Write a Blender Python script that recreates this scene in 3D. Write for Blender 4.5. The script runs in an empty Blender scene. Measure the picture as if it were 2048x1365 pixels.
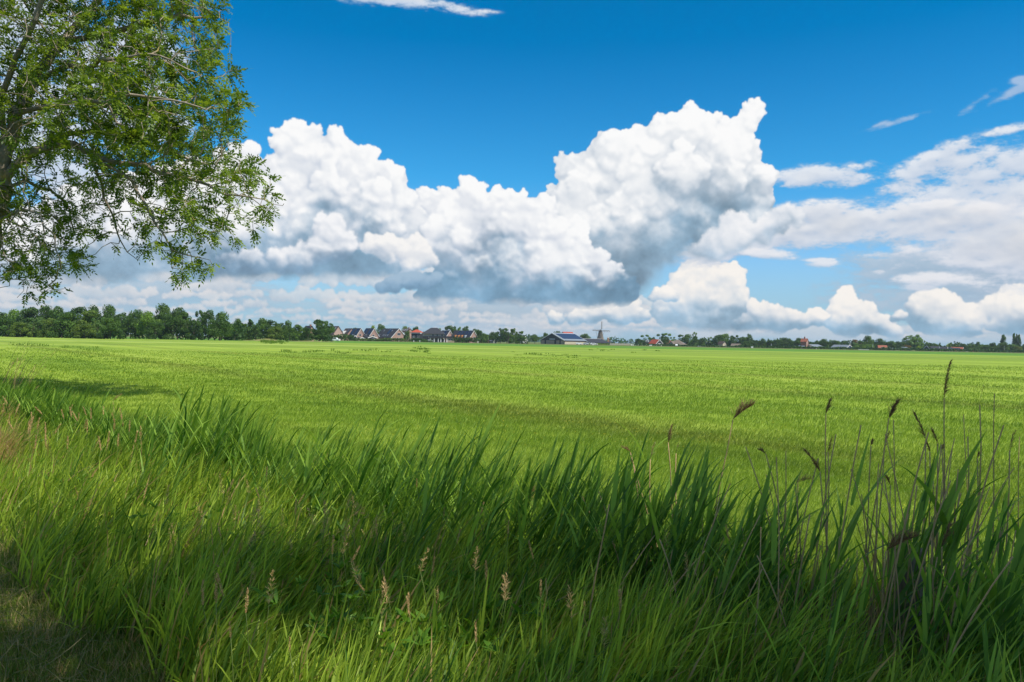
import bpy, math, random
import numpy as np
from mathutils import Vector, Matrix

R = math.radians
random.seed(7)
rng = np.random.default_rng(11)
scene = bpy.context.scene
COL = scene.collection

# ------------------------------------------------------------------ camera
FPX = 1593.0                 # focal length in pixels of the 2048 px wide photograph
ROLL = math.atan(0.0185)     # the horizon drops slightly to the right
CAM_H = 1.7
cr, sr = math.cos(ROLL), math.sin(ROLL)
cam_data = bpy.data.cameras.new('camera')
cam = bpy.data.objects.new('camera', cam_data)
COL.objects.link(cam)
cam.matrix_world = Matrix(((cr, -sr, 0, 0), (0, 0, -1, 0), (sr, cr, 0, CAM_H), (0, 0, 0, 1)))
cam_data.sensor_width = 36.0
cam_data.lens = 36.0 * FPX / 2048.0
cam_data.clip_start = 0.05
cam_data.clip_end = 20000.0
scene.camera = cam

def at(px, py, depth):
    """Point that stands at this spot of the photograph, 'depth' metres ahead."""
    xc, yc = (px - 1024.0) / FPX, (682.5 - py) / FPX
    return Vector(((xc * cr - yc * sr) * depth, depth, CAM_H + (xc * sr + yc * cr) * depth))

def gx(px, depth):
    return at(px, 690, depth).x

# ------------------------------------------------------------------ sun, exposure
SUN_ELEV, SUN_AZ = R(53), R(122)      # azimuth clockwise from +Y (the view direction)
sun_dir = Vector((math.sin(SUN_AZ) * math.cos(SUN_ELEV), math.cos(SUN_AZ) * math.cos(SUN_ELEV), math.sin(SUN_ELEV)))
sun_data = bpy.data.lights.new('sun', 'SUN')
sun_data.energy = 4.2
sun_data.angle = R(0.5)
sun_data.color = (1.0, 0.95, 0.86)
sun = bpy.data.objects.new('sun', sun_data)
sun.rotation_euler = (-sun_dir).to_track_quat('-Z', 'Y').to_euler()
COL.objects.link(sun)
vs = scene.view_settings
vs.view_transform = 'Standard'
try: vs.look = 'None'
except Exception: pass
vs.exposure = 0.47
vs.gamma = 1.0
vs.use_curve_mapping = False
scene.cycles.use_denoising = True
scene.cycles.max_bounces = 6
scene.cycles.transparent_max_bounces = 8
scene.cycles.volume_bounces = 0
scene.cycles.caustics_reflective = False
scene.cycles.caustics_refractive = False
# ------------------------------------------------------------------ clouds of the sky, computed as a radiance map over azimuth and elevation
CW, CH = 2000, 733
AZ0, AZ1, EL0, EL1 = -45.0, 45.0, -3.0, 30.0
SPD = CW / (AZ1 - AZ0)              # map pixels per degree
crng = np.random.default_rng(5)
fxg, fyg = np.meshgrid(np.fft.rfftfreq(CW), np.fft.fftfreq(CH))

def blur(a, s):
    return np.fft.irfft2(np.fft.rfft2(a) * np.exp(-2 * (math.pi * s) ** 2 * (fxg ** 2 + fyg ** 2)), s=a.shape)

def fbm(beta, lo, hi=0.0, stretch=1.0, seed=0):
    g = np.random.default_rng(seed)
    f = np.sqrt((fxg * stretch) ** 2 + fyg ** 2) + 1e-9
    amp = f ** (-beta)
    amp[f < 1.0 / lo] = 0
    if hi: amp = amp * np.exp(-(f * hi) ** 2)
    n = np.fft.irfft2(np.fft.rfft2(g.standard_normal((CH, CW))) * amp, s=(CH, CW))
    return n / n.std()

def sstep(a, b, x):
    t = np.clip((x - a) / (b - a), 0, 1)
    return t * t * (3 - 2 * t)

def to_map(px, py):
    xc, yc = (px - 1024.0) / FPX, (682.5 - py) / FPX
    X, Z = xc * cr - yc * sr, xc * sr + yc * cr
    az = math.degrees(math.atan(X)); el = math.degrees(math.atan2(Z, math.sqrt(1 + X * X)))
    return (az - AZ0) * SPD, (el - EL0) * SPD

MS = 0.78                            # photograph pixels to map pixels
def lin(c):
    c = np.array(c, float) / 255.0
    return np.where(c < 0.04045, c / 12.92, ((c + 0.055) / 1.055) ** 2.4)

warp_x = fbm(1.9, 120, 3, seed=21); warp_y = fbm(1.9, 120, 3, seed=22)
yy, xx = np.mgrid[0:CH, 0:CW].astype(float)
detail = fbm(1.25, 60, 0.6, seed=3)
bigdet = fbm(1.9, 200, 6, seed=4)

def sample(a, x, y):
    x = np.clip(x, 0, a.shape[1] - 1.001); y = np.clip(y, 0, a.shape[0] - 1.001)
    x0 = x.astype(int); y0 = y.astype(int); fx = x - x0; fy = y - y0
    return (a[y0, x0] * (1 - fx) + a[y0, x0 + 1] * fx) * (1 - fy) + (a[y0 + 1, x0] * (1 - fx) + a[y0 + 1, x0 + 1] * fx) * fy

def puff_layer(circles, kids, seed, sl, zs=1.0):
    """Relief of a cumulus: big puffs carry smaller puffs, which carry smaller ones."""
    g = np.random.default_rng(seed)
    oy, ox = sl[0].start, sl[1].start
    LH, LW = sl[0].stop - oy, sl[1].stop - ox
    H = np.full((LH, LW), -1e2)
    out = []
    for (px, py, r) in circles:
        x, y = to_map(px, py)
        out.append((x - ox, y - oy, 0.0, r * MS, 0))
    i = 0
    while i < len(out):
        x, y, z, r, lvl = out[i]; i += 1
        if lvl < len(kids) and r > 3.2:
            n = kids[lvl]
            for _ in range(n):
                v = g.standard_normal(3); v /= np.linalg.norm(v)
                v[2] = abs(v[2])
                if v[1] < -0.2: v[1] *= 0.4
                k = 0.24 + 0.30 * g.random() ** 1.4
                out.append((x + v[0] * r * 0.94, y + v[1] * r * 0.94, z + v[2] * r * 0.85, r * k, lvl + 1))
    for (x, y, z, r, lvl) in out:
        x0, x1 = max(0, int(x - r)), min(LW, int(x + r) + 2)
        y0, y1 = max(0, int(y - r)), min(LH, int(y + r) + 2)
        if x1 <= x0 or y1 <= y0: continue
        d2 = (xx[0, x0:x1][None, :] - x) ** 2 + (yy[y0:y1, 0][:, None] - y) ** 2
        h = z + np.sqrt(np.maximum(r * r - d2, 0)) * zs
        h[d2 > r * r] = -1e2
        np.maximum(H[y0:y1, x0:x1], h, out=H[y0:y1, x0:x1])
    return H

SUNV = np.array([0.30, 0.82, 0.48])
SUNV = SUNV / np.linalg.norm(SUNV)

def lblur(a, s):
    h, w = a.shape
    fx, fy = np.fft.rfftfreq(w)[None, :], np.fft.fftfreq(h)[:, None]
    return np.fft.irfft2(np.fft.rfft2(a) * np.exp(-2 * (math.pi * s) ** 2 * (fx ** 2 + fy ** 2)), s=a.shape)

def cumulus(rgb_, alpha_, circles, base, top, lit, shade, dark, seed, kids=(26, 10, 5), warp=5.0, soft=1.2, edge=1.15, base_soft=14, detail_k=1.0, contrast=0.88, bias=0.0, rise=0.42, solid=1.0):
    """Shade one cloud and lay it over the sky map."""
    P = [(to_map(px, py), r * MS) for px, py, r in circles]
    X0 = int(max(0, min(p[0] - r * 1.5 for p, r in P) - 50)); X1 = int(min(CW, max(p[0] + r * 1.5 for p, r in P) + 50))
    Y0 = int(max(0, min(p[1] - r * 1.5 for p, r in P) - 50)); Y1 = int(min(CH, max(p[1] + r * 1.5 for p, r in P) + 50))
    if X1 - X0 < 60: return
    sl = (slice(Y0, Y1), slice(X0, X1))
    H = puff_layer(circles, kids, seed, sl)
    xs, ys = xx[sl], yy[sl]; wx, wy, det = warp_x[sl], warp_y[sl], detail[sl]
    warp = warp * 0.5
    H = sample(H, xs - X0 + wx * warp, ys - Y0 + wy * warp)
    mask = (H > -50).astype(float)
    Hc = np.where(H > -50, H, 0)
    def mblur(a, s):
        return lblur(a * mask, s) / np.maximum(lblur(mask, s), 0.02)
    Hs = mblur(Hc, 1.2) + det * 0.35 * detail_k
    light = np.zeros_like(H)
    for s, w in ((1.0, 0.16), (2.5, 0.28), (7.0, 0.32), (22.0, 0.24)):
        A = mblur(Hs, s)
        gy, gx_ = np.gradient(A)
        q = 1.0 / np.sqrt(1 + gx_ ** 2 + gy ** 2)
        light += w * ((-gx_ * SUNV[0] - gy * SUNV[1] + SUNV[2]) * q)
    ao = np.clip((Hs - mblur(Hs, 14)) / 18.0, -1, 1)
    ao2 = np.clip((Hs - mblur(Hs, 5)) / 6.0, -1, 1)
    by = np.interp(xs[0], [to_map(p, q)[0] for p, q in base], [to_map(p, q)[1] for p, q in base])
    ty = np.interp(xs[0], [to_map(p, q)[0] for p, q in top], [to_map(p, q)[1] for p, q in top])
    hgt = (ys + wy * warp - by[None, :]) / np.maximum(ty - by, 8)[None, :]
    big = bigdet[sl]
    v = 0.37 + bias + contrast * (0.66 * (light - 0.42) + 0.18 * ao + 0.12 * ao2 + 0.10 * big) + 0.015 * det * detail_k
    v = v + rise * (np.clip(hgt, 0, 1.1) - 0.5)
    # the thin rims of puffs against the sky let the light through
    rim = 1 - sstep(0.5, 0.98, lblur(mask, 6.0))
    v = v + 0.06 * det * rim + 0.10 * rim * np.clip(hgt, 0, 1)
    v = np.clip(mblur(v, 0.7), 0, 1)
    L, S, D = lin(lit), lin(shade), lin(dark)
    t1 = (0.5 * sstep(0.02, 0.5, v) + 0.5 * sstep(0.38, 0.86, v))[..., None]
    col = S * (1 - t1) + L * t1
    dk = (1 - sstep(-0.12, 0.72, hgt + 0.06 * wy + 0.06 * big + 0.5 * (v - 0.42)))[..., None]
    col = col * (1 - dk) + D * dk * (1 + 0.10 * big + 0.03 * det + 0.10 * np.clip(light * 2 - 0.8, -1, 1))[..., None]
    a = lblur(mask, soft)
    a = sstep(0.5 - 0.30 * edge, 0.5 + 0.34 * edge, a + (0.11 * det * (a > 0.05) - 0.03) * rim)
    a = a * sstep(-base_soft, base_soft * 0.5, ys - by[None, :] + base_soft * 0.2 * wx) * solid
    a = a[..., None]
    rgb_[sl] = rgb_[sl] * (1 - a) + col * a
    alpha_[sl] = alpha_[sl] * (1 - a[..., 0]) + a[..., 0]

def wisps(rgb, alpha, blobs, lit, dark, seed, dens=1.0, lo=160, stretch=3, beta=1.5, thr=0.0, shade_dir=10):
    """Thin torn cloud: soft tilted ellipses broken up by stretched noise."""
    m = np.zeros((CH, CW))
    for b in blobs:
        px, py, rx, ry = b[:4]; tilt = b[4] if len(b) > 4 else 0.0; w = b[5] if len(b) > 5 else 1.0
        x, y = to_map(px, py); t = math.radians(tilt)
        dx, dy = xx - x, yy - y
        u = (dx * math.cos(t) + dy * math.sin(t)) / (rx * MS); v = (-dx * math.sin(t) + dy * math.cos(t)) / (ry * MS)
        m = np.maximum(m, w * np.exp(-(u * u + v * v) * 0.9))
    n = fbm(beta, lo, 0.8, stretch=stretch, seed=seed)
    n = 0.75 * n + 0.25 * fbm(1.1, 40, 0.6, stretch=stretch, seed=seed + 500)
    fieldv = m * 1.45 + 0.40 * n * np.clip(m * 2.5, 0, 1)
    a = sstep(0.35 + thr, 1.25 + thr, fieldv) * dens
    up = np.roll(blur(fieldv, 3), -shade_dir, axis=0)
    v = np.clip(0.62 + 0.45 * (blur(fieldv, 3) - up) + 0.08 * n, 0, 1)[..., None]
    thick = sstep(1.0, 2.0, blur(fieldv, 8))[..., None]
    col = (lin(dark) * (1 - v) + lin(lit) * v) * (1 - 0.12 * thick)
    a = a[..., None]
    rgb[:] = rgb * (1 - a) + col * a
    alpha[:] = alpha * (1 - a[..., 0]) + a[..., 0]

def build_sky_map():
    rgb = np.zeros((CH, CW, 3)); alpha = np.zeros((CH, CW))
    g = np.random.default_rng(77)
    # thin haze sheet low over the land
    hz = (1 - sstep(0.0, 9.0, yy / SPD + EL0)) ** 1.2 * 0.75
    rgb[:] = lin((158, 194, 218)); alpha[:] = hz
    # low layers of small clouds towards the horizon, left and middle
    wisps(rgb, alpha, [(300, 600, 420, 62), (900, 625, 420, 40), (60, 560, 260, 60), (-300, 560, 400, 110), (1250, 640, 160, 18), (2300, 600, 260, 90)],
          (200, 212, 224), (134, 172, 202), 31, dens=0.9, lo=220, stretch=5, beta=1.6, thr=-0.1)
    wisps(rgb, alpha, [(1990, 575, 260, 62), (2200, 500, 300, 90), (1950, 520, 200, 30)], (188, 204, 220), (140, 172, 202), 32, dens=0.9, stretch=3)
    wisps(rgb, alpha, [(1500, 662, 500, 16, 1), (2000, 668, 400, 22, 1), (1200, 648, 200, 14)], (214, 219, 226), (168, 194, 214), 38, dens=0.8, lo=160, stretch=4)
    for row in range(8):
        py = (556, 572, 590, 606, 621, 635, 647, 657)[row]
        s = (1.15, 1.05, 0.95, 0.82, 0.66, 0.5, 0.38, 0.28)[row]
        cs = []
        px = -420.0 + g.uniform(0, 60)
        while px < (1330 if row < 6 else 2500):
            n = g.integers(5, 20); w = 17 * s
            if not (row < 3 and px > 760) and g.random() < 0.85:
                amp = g.uniform(0.5, 1.2)
                for k in range(n):
                    hh = amp * (0.35 + 0.65 * abs(math.sin(k * g.uniform(0.5, 0.9) + px)))
                    cs.append((px + k * w * 0.95, py - g.uniform(0, 12) * s * hh + (px - 1024) * 0.0185, w * g.uniform(0.45, 1.0) * (0.5 + 0.6 * hh)))
            px += n * w * 0.95 + g.uniform(5, 60) * s
        f = row / 7.0
        base = [(-600, py + 13 * s - 30), (2500, py + 13 * s + 27)]
        top = [(-600, py - 20 * s - 30), (2500, py - 20 * s + 27)]
        cumulus(rgb, alpha, cs, base, top, (238 - 10 * f, 235 - 10 * f, 234 - 8 * f), (176, 194, 212), (146 + 14 * f, 182 + 6 * f, 208), 40 + row,
                kids=(9, 6), warp=4, base_soft=10 * s + 3, soft=1.3, edge=1.4, contrast=0.75, bias=-0.12 - 0.04 * f, solid=0.85 - 0.2 * f)
    # cumulus along the right horizon
    cw, cs_, cd = (253, 248, 242), (200, 212, 226), (150, 186, 212)
    cumulus(rgb, alpha, [(1180, 632, 20), (1215, 622, 20), (1250, 612, 22), (1275, 630, 18), (1150, 638, 16), (1235, 640, 22), (1110, 640, 14)],
            [(1080, 650), (1320, 650)], [(1080, 622), (1200, 605), (1320, 600)], cw, cs_, cd, 60, kids=(26, 12), warp=2.5, base_soft=6)
    cumulus(rgb, alpha, [(1378, 560, 30), (1410, 555, 34), (1455, 562, 26), (1400, 595, 48), (1450, 605, 40), (1355, 600, 34), (1380, 630, 44), (1440, 636, 44), (1340, 630, 30), (1478, 590, 18)],
            [(1280, 655), (1530, 660)], [(1280, 560), (1400, 520), (1530, 550)], cw, (205, 216, 228), (158, 190, 214), 61, kids=(30, 12, 5), warp=3.5, base_soft=10)
    cumulus(rgb, alpha, [(1318, 588, 13), (1335, 592, 15), (1347, 598, 9), (1305, 596, 8)], [(1280, 612), (1370, 612)], [(1280, 570), (1370, 575)], (255, 250, 244), cs_, cd, 62, kids=(22, 10), warp=2, base_soft=7)
    cumulus(rgb, alpha, [(1515, 628, 20), (1545, 632, 22), (1575, 640, 20), (1605, 645, 16), (1635, 640, 18), (1660, 648, 14), (1530, 648, 20), (1560, 652, 20), (1490, 650, 18)],
            [(1470, 662), (1690, 666)], [(1470, 610), (1540, 605), (1690, 625)], cw, cs_, cd, 63, kids=(28, 12), warp=2.5, base_soft=7)
    cumulus(rgb, alpha, [(1690, 600, 18), (1683, 618, 22), (1705, 625, 26), (1728, 628, 18), (1735, 648, 24), (1700, 650, 28), (1765, 655, 18), (1785, 665, 14), (1680, 655, 20)],
            [(1640, 672), (1810, 676)], [(1640, 580), (1700, 577), (1760, 625), (1810, 645)], cw, cs_, cd, 64, kids=(28, 12, 4), warp=2.5, base_soft=8)
    cumulus(rgb, alpha, [(1795, 634, 9), (1808, 636, 8), (1785, 640, 6)], [(1770, 647), (1830, 647)], [(1770, 622), (1830, 624)], cw, cs_, cd, 65, kids=(20, 8), warp=2, base_soft=5)
    cumulus(rgb, alpha, [(1845, 615, 22), (1870, 605, 20), (1885, 625, 30), (1915, 632, 24), (1945, 640, 18), (1860, 640, 30), (1900, 655, 28), (1940, 656, 18), (2000, 618, 22), (2030, 612, 26), (2060, 630, 40), (2020, 645, 26)],
            [(1800, 672), (2200, 676)], [(1800, 590), (1880, 588), (1960, 610), (2200, 580)], cw, (196, 208, 222), cd, 66, kids=(28, 12, 4), warp=3, base_soft=10)
    wisps(rgb, alpha, [(60, 60, 150, 70, 20), (240, 90, 120, 60, 15), (120, 200, 220, 90), (30, 320, 200, 90), (300, 250, 90, 40, 10)], (238, 241, 248), (186, 204, 228), 39, dens=0.9, stretch=1.6, lo=160)
    # torn altocumulus, right
    wisps(rgb, alpha, [(1640, 352, 95, 20, 3), (1700, 362, 60, 18), (1775, 382, 55, 20, 14), (1600, 365, 60, 10, 0, .8), (1880, 335, 110, 26, 12), (1960, 370, 150, 42, -4),
                       (1900, 300, 60, 17, 18), (1985, 268, 70, 9, 8, .85), (2040, 330, 60, 40), (2120, 380, 160, 70), (1840, 360, 60, 16, 10, .8)],
          (240, 242, 247), (172, 192, 220), 33, dens=0.93, stretch=2.6, thr=-0.05)
    wisps(rgb, alpha, [(1800, 243, 55, 6, 12, .75), (1760, 250, 20, 5, 20, .7), (1945, 212, 34, 8, 30, .72), (2015, 192, 45, 8, 22, .8), (2042, 162, 16, 7, 0, .7), (1500, 366, 60, 8, 0, .7)],
          (190, 208, 236), (150, 180, 220), 34, dens=0.75, stretch=3, thr=-0.12)
    wisps(rgb, alpha, [(1620, 430, 90, 26), (1700, 450, 190, 34), (1850, 450, 220, 44), (2000, 480, 230, 70), (1560, 480, 130, 30), (1500, 500, 100, 24), (1900, 420, 140, 20), (1430, 510, 90, 24), (2150, 480, 200, 100)],
          (243, 243, 246), (166, 186, 214), 35, dens=0.96, stretch=3, lo=200)
    wisps(rgb, alpha, [(1535, 512, 55, 12, -6), (1640, 530, 36, 9), (1632, 522, 30, 6), (1757, 546, 18, 6), (1850, 560, 60, 12), (1830, 575, 30, 8)],
          (240, 240, 244), (180, 198, 222), 36, dens=0.9, stretch=3)
    wisps(rgb, alpha, [(790, 0, 120, 20, -3), (900, 14, 70, 10, -8), (970, 24, 40, 5, -2, .7), (720, -12, 100, 16)], (236, 240, 248), (175, 200, 232), 37, dens=0.9, stretch=3)
    foot = lambda x0, x1, y, r=34, st=34: [(x, y - r * 0.55, r) for x in range(x0, x1, st)]
    # tall cloud on the right of the middle
    W, S, D = (255, 255, 255), (206, 215, 226), (146, 176, 199)
    cumulus(rgb, alpha, [(1380, 262, 46), (1340, 290, 50), (1430, 300, 50), (1290, 302, 40), (1215, 302, 28), (1160, 345, 40), (1240, 350, 70), (1330, 380, 90), (1440, 370, 74),
                         (1490, 340, 34), (1492, 390, 44), (1150, 400, 40), (1190, 440, 80), (1300, 470, 90), (1400, 460, 70), (1500, 430, 42), (1485, 275, 22), (1492, 246, 24), (1510, 226, 19), (1480, 262, 26), (1495, 222, 16),
                         (1484, 232, 16), (1475, 300, 36), (1200, 530, 80), (1270, 545, 50), (1170, 560, 60), (1530, 445, 26), (1120, 500, 60), (1310, 520, 38)],
            [(1000, 606), (1150, 603), (1250, 596), (1300, 560), (1350, 512), (1600, 478)], [(1000, 380), (1200, 300), (1380, 225), (1500, 240), (1600, 420)],
            W, S, D, 70, kids=(15, 10, 7, 4), warp=5, base_soft=26, soft=1.0)
    cumulus(rgb, alpha, [(1475, 470, 30), (1520, 462, 24), (1430, 490, 26), (1550, 455, 20), (1400, 500, 20), (1585, 430, 18), (1560, 438, 16)],
            [(1380, 520), (1620, 490)], [(1380, 460), (1620, 400)], (248, 248, 250), (200, 212, 226), (176, 198, 218), 71, kids=(18, 6), warp=7, base_soft=16, soft=3, edge=1.5, contrast=0.7)
    # long bank of cumulus, left and middle
    cumulus(rgb, alpha, [(490, 318, 26), (515, 335, 16), (525, 362, 22), (470, 345, 30), (400, 420, 70), (430, 380, 50), (330, 440, 80), (240, 460, 80), (160, 490, 70), (80, 510, 60), (0, 520, 60), (-90, 510, 80), (-200, 500, 90)] + foot(-200, 500, 553),
            [(-300, 556), (500, 552)], [(-300, 420), (100, 420), (300, 360), (520, 320)], W, (205, 214, 228), (150, 180, 204), 72, kids=(14, 9, 6), base_soft=16)
    cumulus(rgb, alpha, [(612, 322, 52), (678, 322, 50), (720, 352, 44), (590, 370, 52), (655, 385, 75), (770, 372, 36), (800, 365, 20), (560, 430, 66), (640, 460, 90), (740, 440, 80), (500, 470, 60), (450, 500, 50),
                         (810, 420, 44), (830, 470, 60), (550, 500, 60), (760, 500, 60)] + foot(400, 800, 550),
            [(380, 552), (760, 551), (860, 560), (900, 570)], [(380, 440), (540, 320), (640, 265), (700, 275), (820, 370), (900, 400)], W, (204, 213, 227), (138, 172, 198), 73, kids=(15, 10, 7, 4), warp=5, base_soft=12)
    cumulus(rgb, alpha, [(600, 520, 30), (560, 526, 24), (640, 505, 30), (680, 500, 26), (500, 528, 24), (455, 532, 22), (660, 465, 28), (690, 470, 18)],
            [(400, 545), (700, 552), (740, 552)], [(400, 480), (650, 450), (740, 470)], (250, 250, 252), (196, 207, 222), (140, 172, 200), 74, kids=(18, 8, 3), base_soft=12, soft=2.4, edge=1.3)
    cumulus(rgb, alpha, [(885, 420, 34), (860, 405, 24), (930, 405, 26), (950, 398, 22), (1000, 402, 24), (1085, 418, 22), (1065, 430, 30), (960, 450, 62), (1030, 455, 56), (1110, 470, 42), (1160, 462, 16),
                         (900, 490, 60), (1150, 520, 44), (1080, 530, 66), (980, 540, 66), (1185, 540, 24), (900, 560, 34), (1130, 570, 50), (1210, 575, 40)] + foot(860, 1260, 602, 26, 26),
            [(800, 590), (900, 597), (1100, 606), (1280, 604)], [(800, 400), (940, 380), (1090, 400), (1200, 480), (1280, 500)], W, (206, 214, 228), (128, 166, 194), 75, kids=(15, 10, 7, 4), warp=4.5, base_soft=12)
    cumulus(rgb, alpha, [(745, 492, 20), (775, 492, 24), (805, 500, 20), (835, 500, 24), (850, 520, 22), (825, 530, 20), (770, 510, 18), (730, 500, 12), (815, 545, 16)],
            [(700, 540), (800, 548), (880, 562)], [(700, 470), (880, 480)], (252, 250, 248), (205, 213, 226), (170, 192, 212), 76, kids=(20, 8, 3), base_soft=12, soft=2.0)
    cumulus(rgb, alpha, [(790, 570, 18), (765, 576, 12), (825, 566, 20), (850, 572, 16), (870, 562, 12), (800, 556, 10)],
            [(740, 588), (900, 590)], [(740, 545), (900, 540)], (166, 192, 214), (144, 176, 204), (130, 168, 198), 77, kids=(14, 6), base_soft=6, soft=2)
    return rgb, alpha
# ------------------------------------------------------------------ world: Nishita sky with the computed clouds laid over it by direction
world = bpy.data.worlds.new('World')
scene.world = world
world.use_nodes = True
nt = world.node_tree
nt.nodes.clear()

class NT:
    """Small helper to write node trees."""
    def __init__(s, tree): s.t = tree
    def n(s, kind, **props):
        nd = s.t.nodes.new(kind)
        for k, v in props.items():
            setattr(nd, k, v)
        return nd
    def link(s, a, b): s.t.links.new(a, b)
    def put(s, sock, v):
        if hasattr(v, 'is_output'): s.link(v, sock)
        else: sock.default_value = v
    def math(s, op, a, b=None, c=None, clamp=False):
        nd = s.n('ShaderNodeMath', operation=op, use_clamp=clamp)
        for i, v in enumerate((a, b, c)):
            if v is not None: s.put(nd.inputs[i], v)
        return nd.outputs[0]
    def vmath(s, op, a, b=None):
        nd = s.n('ShaderNodeVectorMath', operation=op)
        s.put(nd.inputs[0], a)
        if b is not None: s.put(nd.inputs[1], b)
        return nd.outputs[0]
    def noise(s, vec, scale, detail=4, rough=0.55):
        nd = s.n('ShaderNodeTexNoise')
        if vec is not None: s.link(vec, nd.inputs['Vector'])
        nd.inputs['Scale'].default_value = scale; nd.inputs['Detail'].default_value = detail; nd.inputs['Roughness'].default_value = rough
        return nd.outputs['Fac']
    def ramp(s, fac, stops, interp='LINEAR'):
        nd = s.n('ShaderNodeValToRGB'); nd.color_ramp.interpolation = interp
        e = nd.color_ramp.elements
        while len(e) < len(stops): e.new(0.5)
        for k, (p, c) in enumerate(stops):
            e[k].position = p
            e[k].color = (c, c, c, 1) if isinstance(c, (int, float)) else (*c, 1)
        s.link(fac, nd.inputs['Fac'])
        return nd.outputs['Color']
    def mix(s, fac, a, b, mode='MIX'):
        nd = s.n('ShaderNodeMix', data_type='RGBA', blend_type=mode)
        s.put(nd.inputs['Factor'], fac)
        for i, v in ((6, a), (7, b)):
            if isinstance(v, tuple): v = (*v, 1)
            s.put(nd.inputs[i], v)
        return nd.outputs[2]
    def maprange(s, v, a, b, c=0.0, d=1.0, smooth=False):
        nd = s.n('ShaderNodeMapRange')
        if smooth: nd.interpolation_type = 'SMOOTHSTEP'
        s.put(nd.inputs[0], v)
        for i, k in enumerate((a, b, c, d)): nd.inputs[i + 1].default_value = k
        return nd.outputs[0]

W_ = NT(nt)
sky = W_.n('ShaderNodeTexSky', sky_type='NISHITA', sun_disc=False)
sky.sun_elevation = SUN_ELEV
sky.sun_rotation = SUN_AZ
sky.air_density = 1.0
sky.dust_density = 0.6
sky.ozone_density = 2.4
SKY_STRENGTH = 0.10
crgb, calpha = build_sky_map()
# the cloud colours are display values; undo exposure and background strength
k_exp = 1.0 / (SKY_STRENGTH * 2 ** vs.exposure)
buf = np.empty((CH, CW, 4), np.float32)
buf[..., :3] = crgb * k_exp * 0.97
buf[..., 3] = calpha
img = bpy.data.images.new('cloud_field', CW, CH, alpha=True, float_buffer=True)
img.alpha_mode = 'CHANNEL_PACKED'
img.colorspace_settings.name = 'Linear Rec.709'
img.pixels.foreach_set(buf.ravel())
img.update()
img.pack()
tc = W_.n('ShaderNodeTexCoord')
sp = W_.n('ShaderNodeSeparateXYZ'); W_.link(tc.outputs['Generated'], sp.inputs[0])
az = W_.math('ARCTAN2', sp.outputs['X'], sp.outputs['Y'])
el = W_.math('ARCSINE', sp.outputs['Z'])
u = W_.math('MULTIPLY_ADD', az, 1.0 / (R(AZ1 - AZ0)), 0.5)
v = W_.math('MULTIPLY_ADD', el, 1.0 / R(EL1 - EL0), -EL0 / (EL1 - EL0))
cmb = W_.n('ShaderNodeCombineXYZ'); W_.link(u, cmb.inputs[0]); W_.link(v, cmb.inputs[1])
it = W_.n('ShaderNodeTexImage', image=img, extension='MIRROR', interpolation='Cubic')
W_.link(cmb.outputs[0], it.inputs['Vector'])
inside = W_.math('MULTIPLY', W_.maprange(v, 0.0, 0.01), W_.maprange(v, 0.999, 0.97))
a_ = W_.math('MULTIPLY', it.outputs['Alpha'], inside)
# clear deep blue, paler foot; unseen top made neutral for whiter fill light
tint = W_.ramp(el, [(0.0, (0.66, 0.92, 1.20)), (0.10, (0.52, 0.88, 1.20)), (0.20, (0.17, 0.80, 1.12)), (0.36, (0.0, 0.625, 0.98)), (0.50, (0.0, 0.64, 0.97)), (0.75, (0.55, 0.9, 1.1))])
base_sky = W_.mix(1.0, sky.outputs[0], tint, 'MULTIPLY')
col_ = W_.mix(a_, base_sky, it.outputs['Color'])
# white noise clouds overhead, out of view, added as neutral fill light
ov = W_.n('ShaderNodeVectorMath', operation='MULTIPLY'); W_.link(tc.outputs['Generated'], ov.inputs[0]); ov.inputs[1].default_value = (1, 1, 1.0)
on = W_.noise(ov.outputs[0], 3.2, 7, 0.6)
oa = W_.math('MULTIPLY', W_.maprange(on, 0.46, 0.58, smooth=True), W_.maprange(el, 0.56, 0.80, smooth=True))
kk = k_exp * 0.80
col_ = W_.mix(oa, col_, W_.ramp(W_.noise(ov.outputs[0], 7.0, 5), [(0.3, (kk * .62, kk * .68, kk * .76)), (0.7, (kk, kk, kk))]))
bg = W_.n('ShaderNodeBackground'); bg.inputs['Strength'].default_value = SKY_STRENGTH
W_.link(col_, bg.inputs['Color'])
wo = W_.n('ShaderNodeOutputWorld'); W_.link(bg.outputs[0], wo.inputs['Surface'])
world.cycles.sampling_method = 'MANUAL'
world.cycles.sample_map_resolution = 512
# ------------------------------------------------------------------ mesh and material helpers
def np_mesh(name, verts, faces, mats=(), attrs=None, smooth=False, mat_idx=None):
    """verts (n,3); faces (m,k) array, or a list of such arrays with different k."""
    fl = faces if isinstance(faces, list) else [faces]
    fl = [np.asarray(f, np.int32) for f in fl if len(f)]
    me = bpy.data.meshes.new(name)
    verts = np.asarray(verts, np.float32)
    me.vertices.add(len(verts)); me.vertices.foreach_set('co', verts.ravel())
    nl = sum(f.size for f in fl); nf = sum(len(f) for f in fl)
    me.loops.add(nl); me.polygons.add(nf)
    me.loops.foreach_set('vertex_index', np.concatenate([f.ravel() for f in fl]))
    tot = np.concatenate([np.full(len(f), f.shape[1], np.int32) for f in fl])
    me.polygons.foreach_set('loop_start', np.concatenate([[0], np.cumsum(tot)[:-1]]).astype(np.int32))
    me.polygons.foreach_set('loop_total', tot)
    if smooth: me.polygons.foreach_set('use_smooth', np.ones(nf, bool))
    if mat_idx is not None: me.polygons.foreach_set('material_index', np.asarray(mat_idx, np.int32))
    for m in mats: me.materials.append(m)
    for k, v in (attrs or {}).items():
        a = me.attributes.new(k, 'FLOAT', 'POINT'); a.data.foreach_set('value', np.asarray(v, np.float32))
    me.update(calc_edges=True)
    return me

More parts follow.
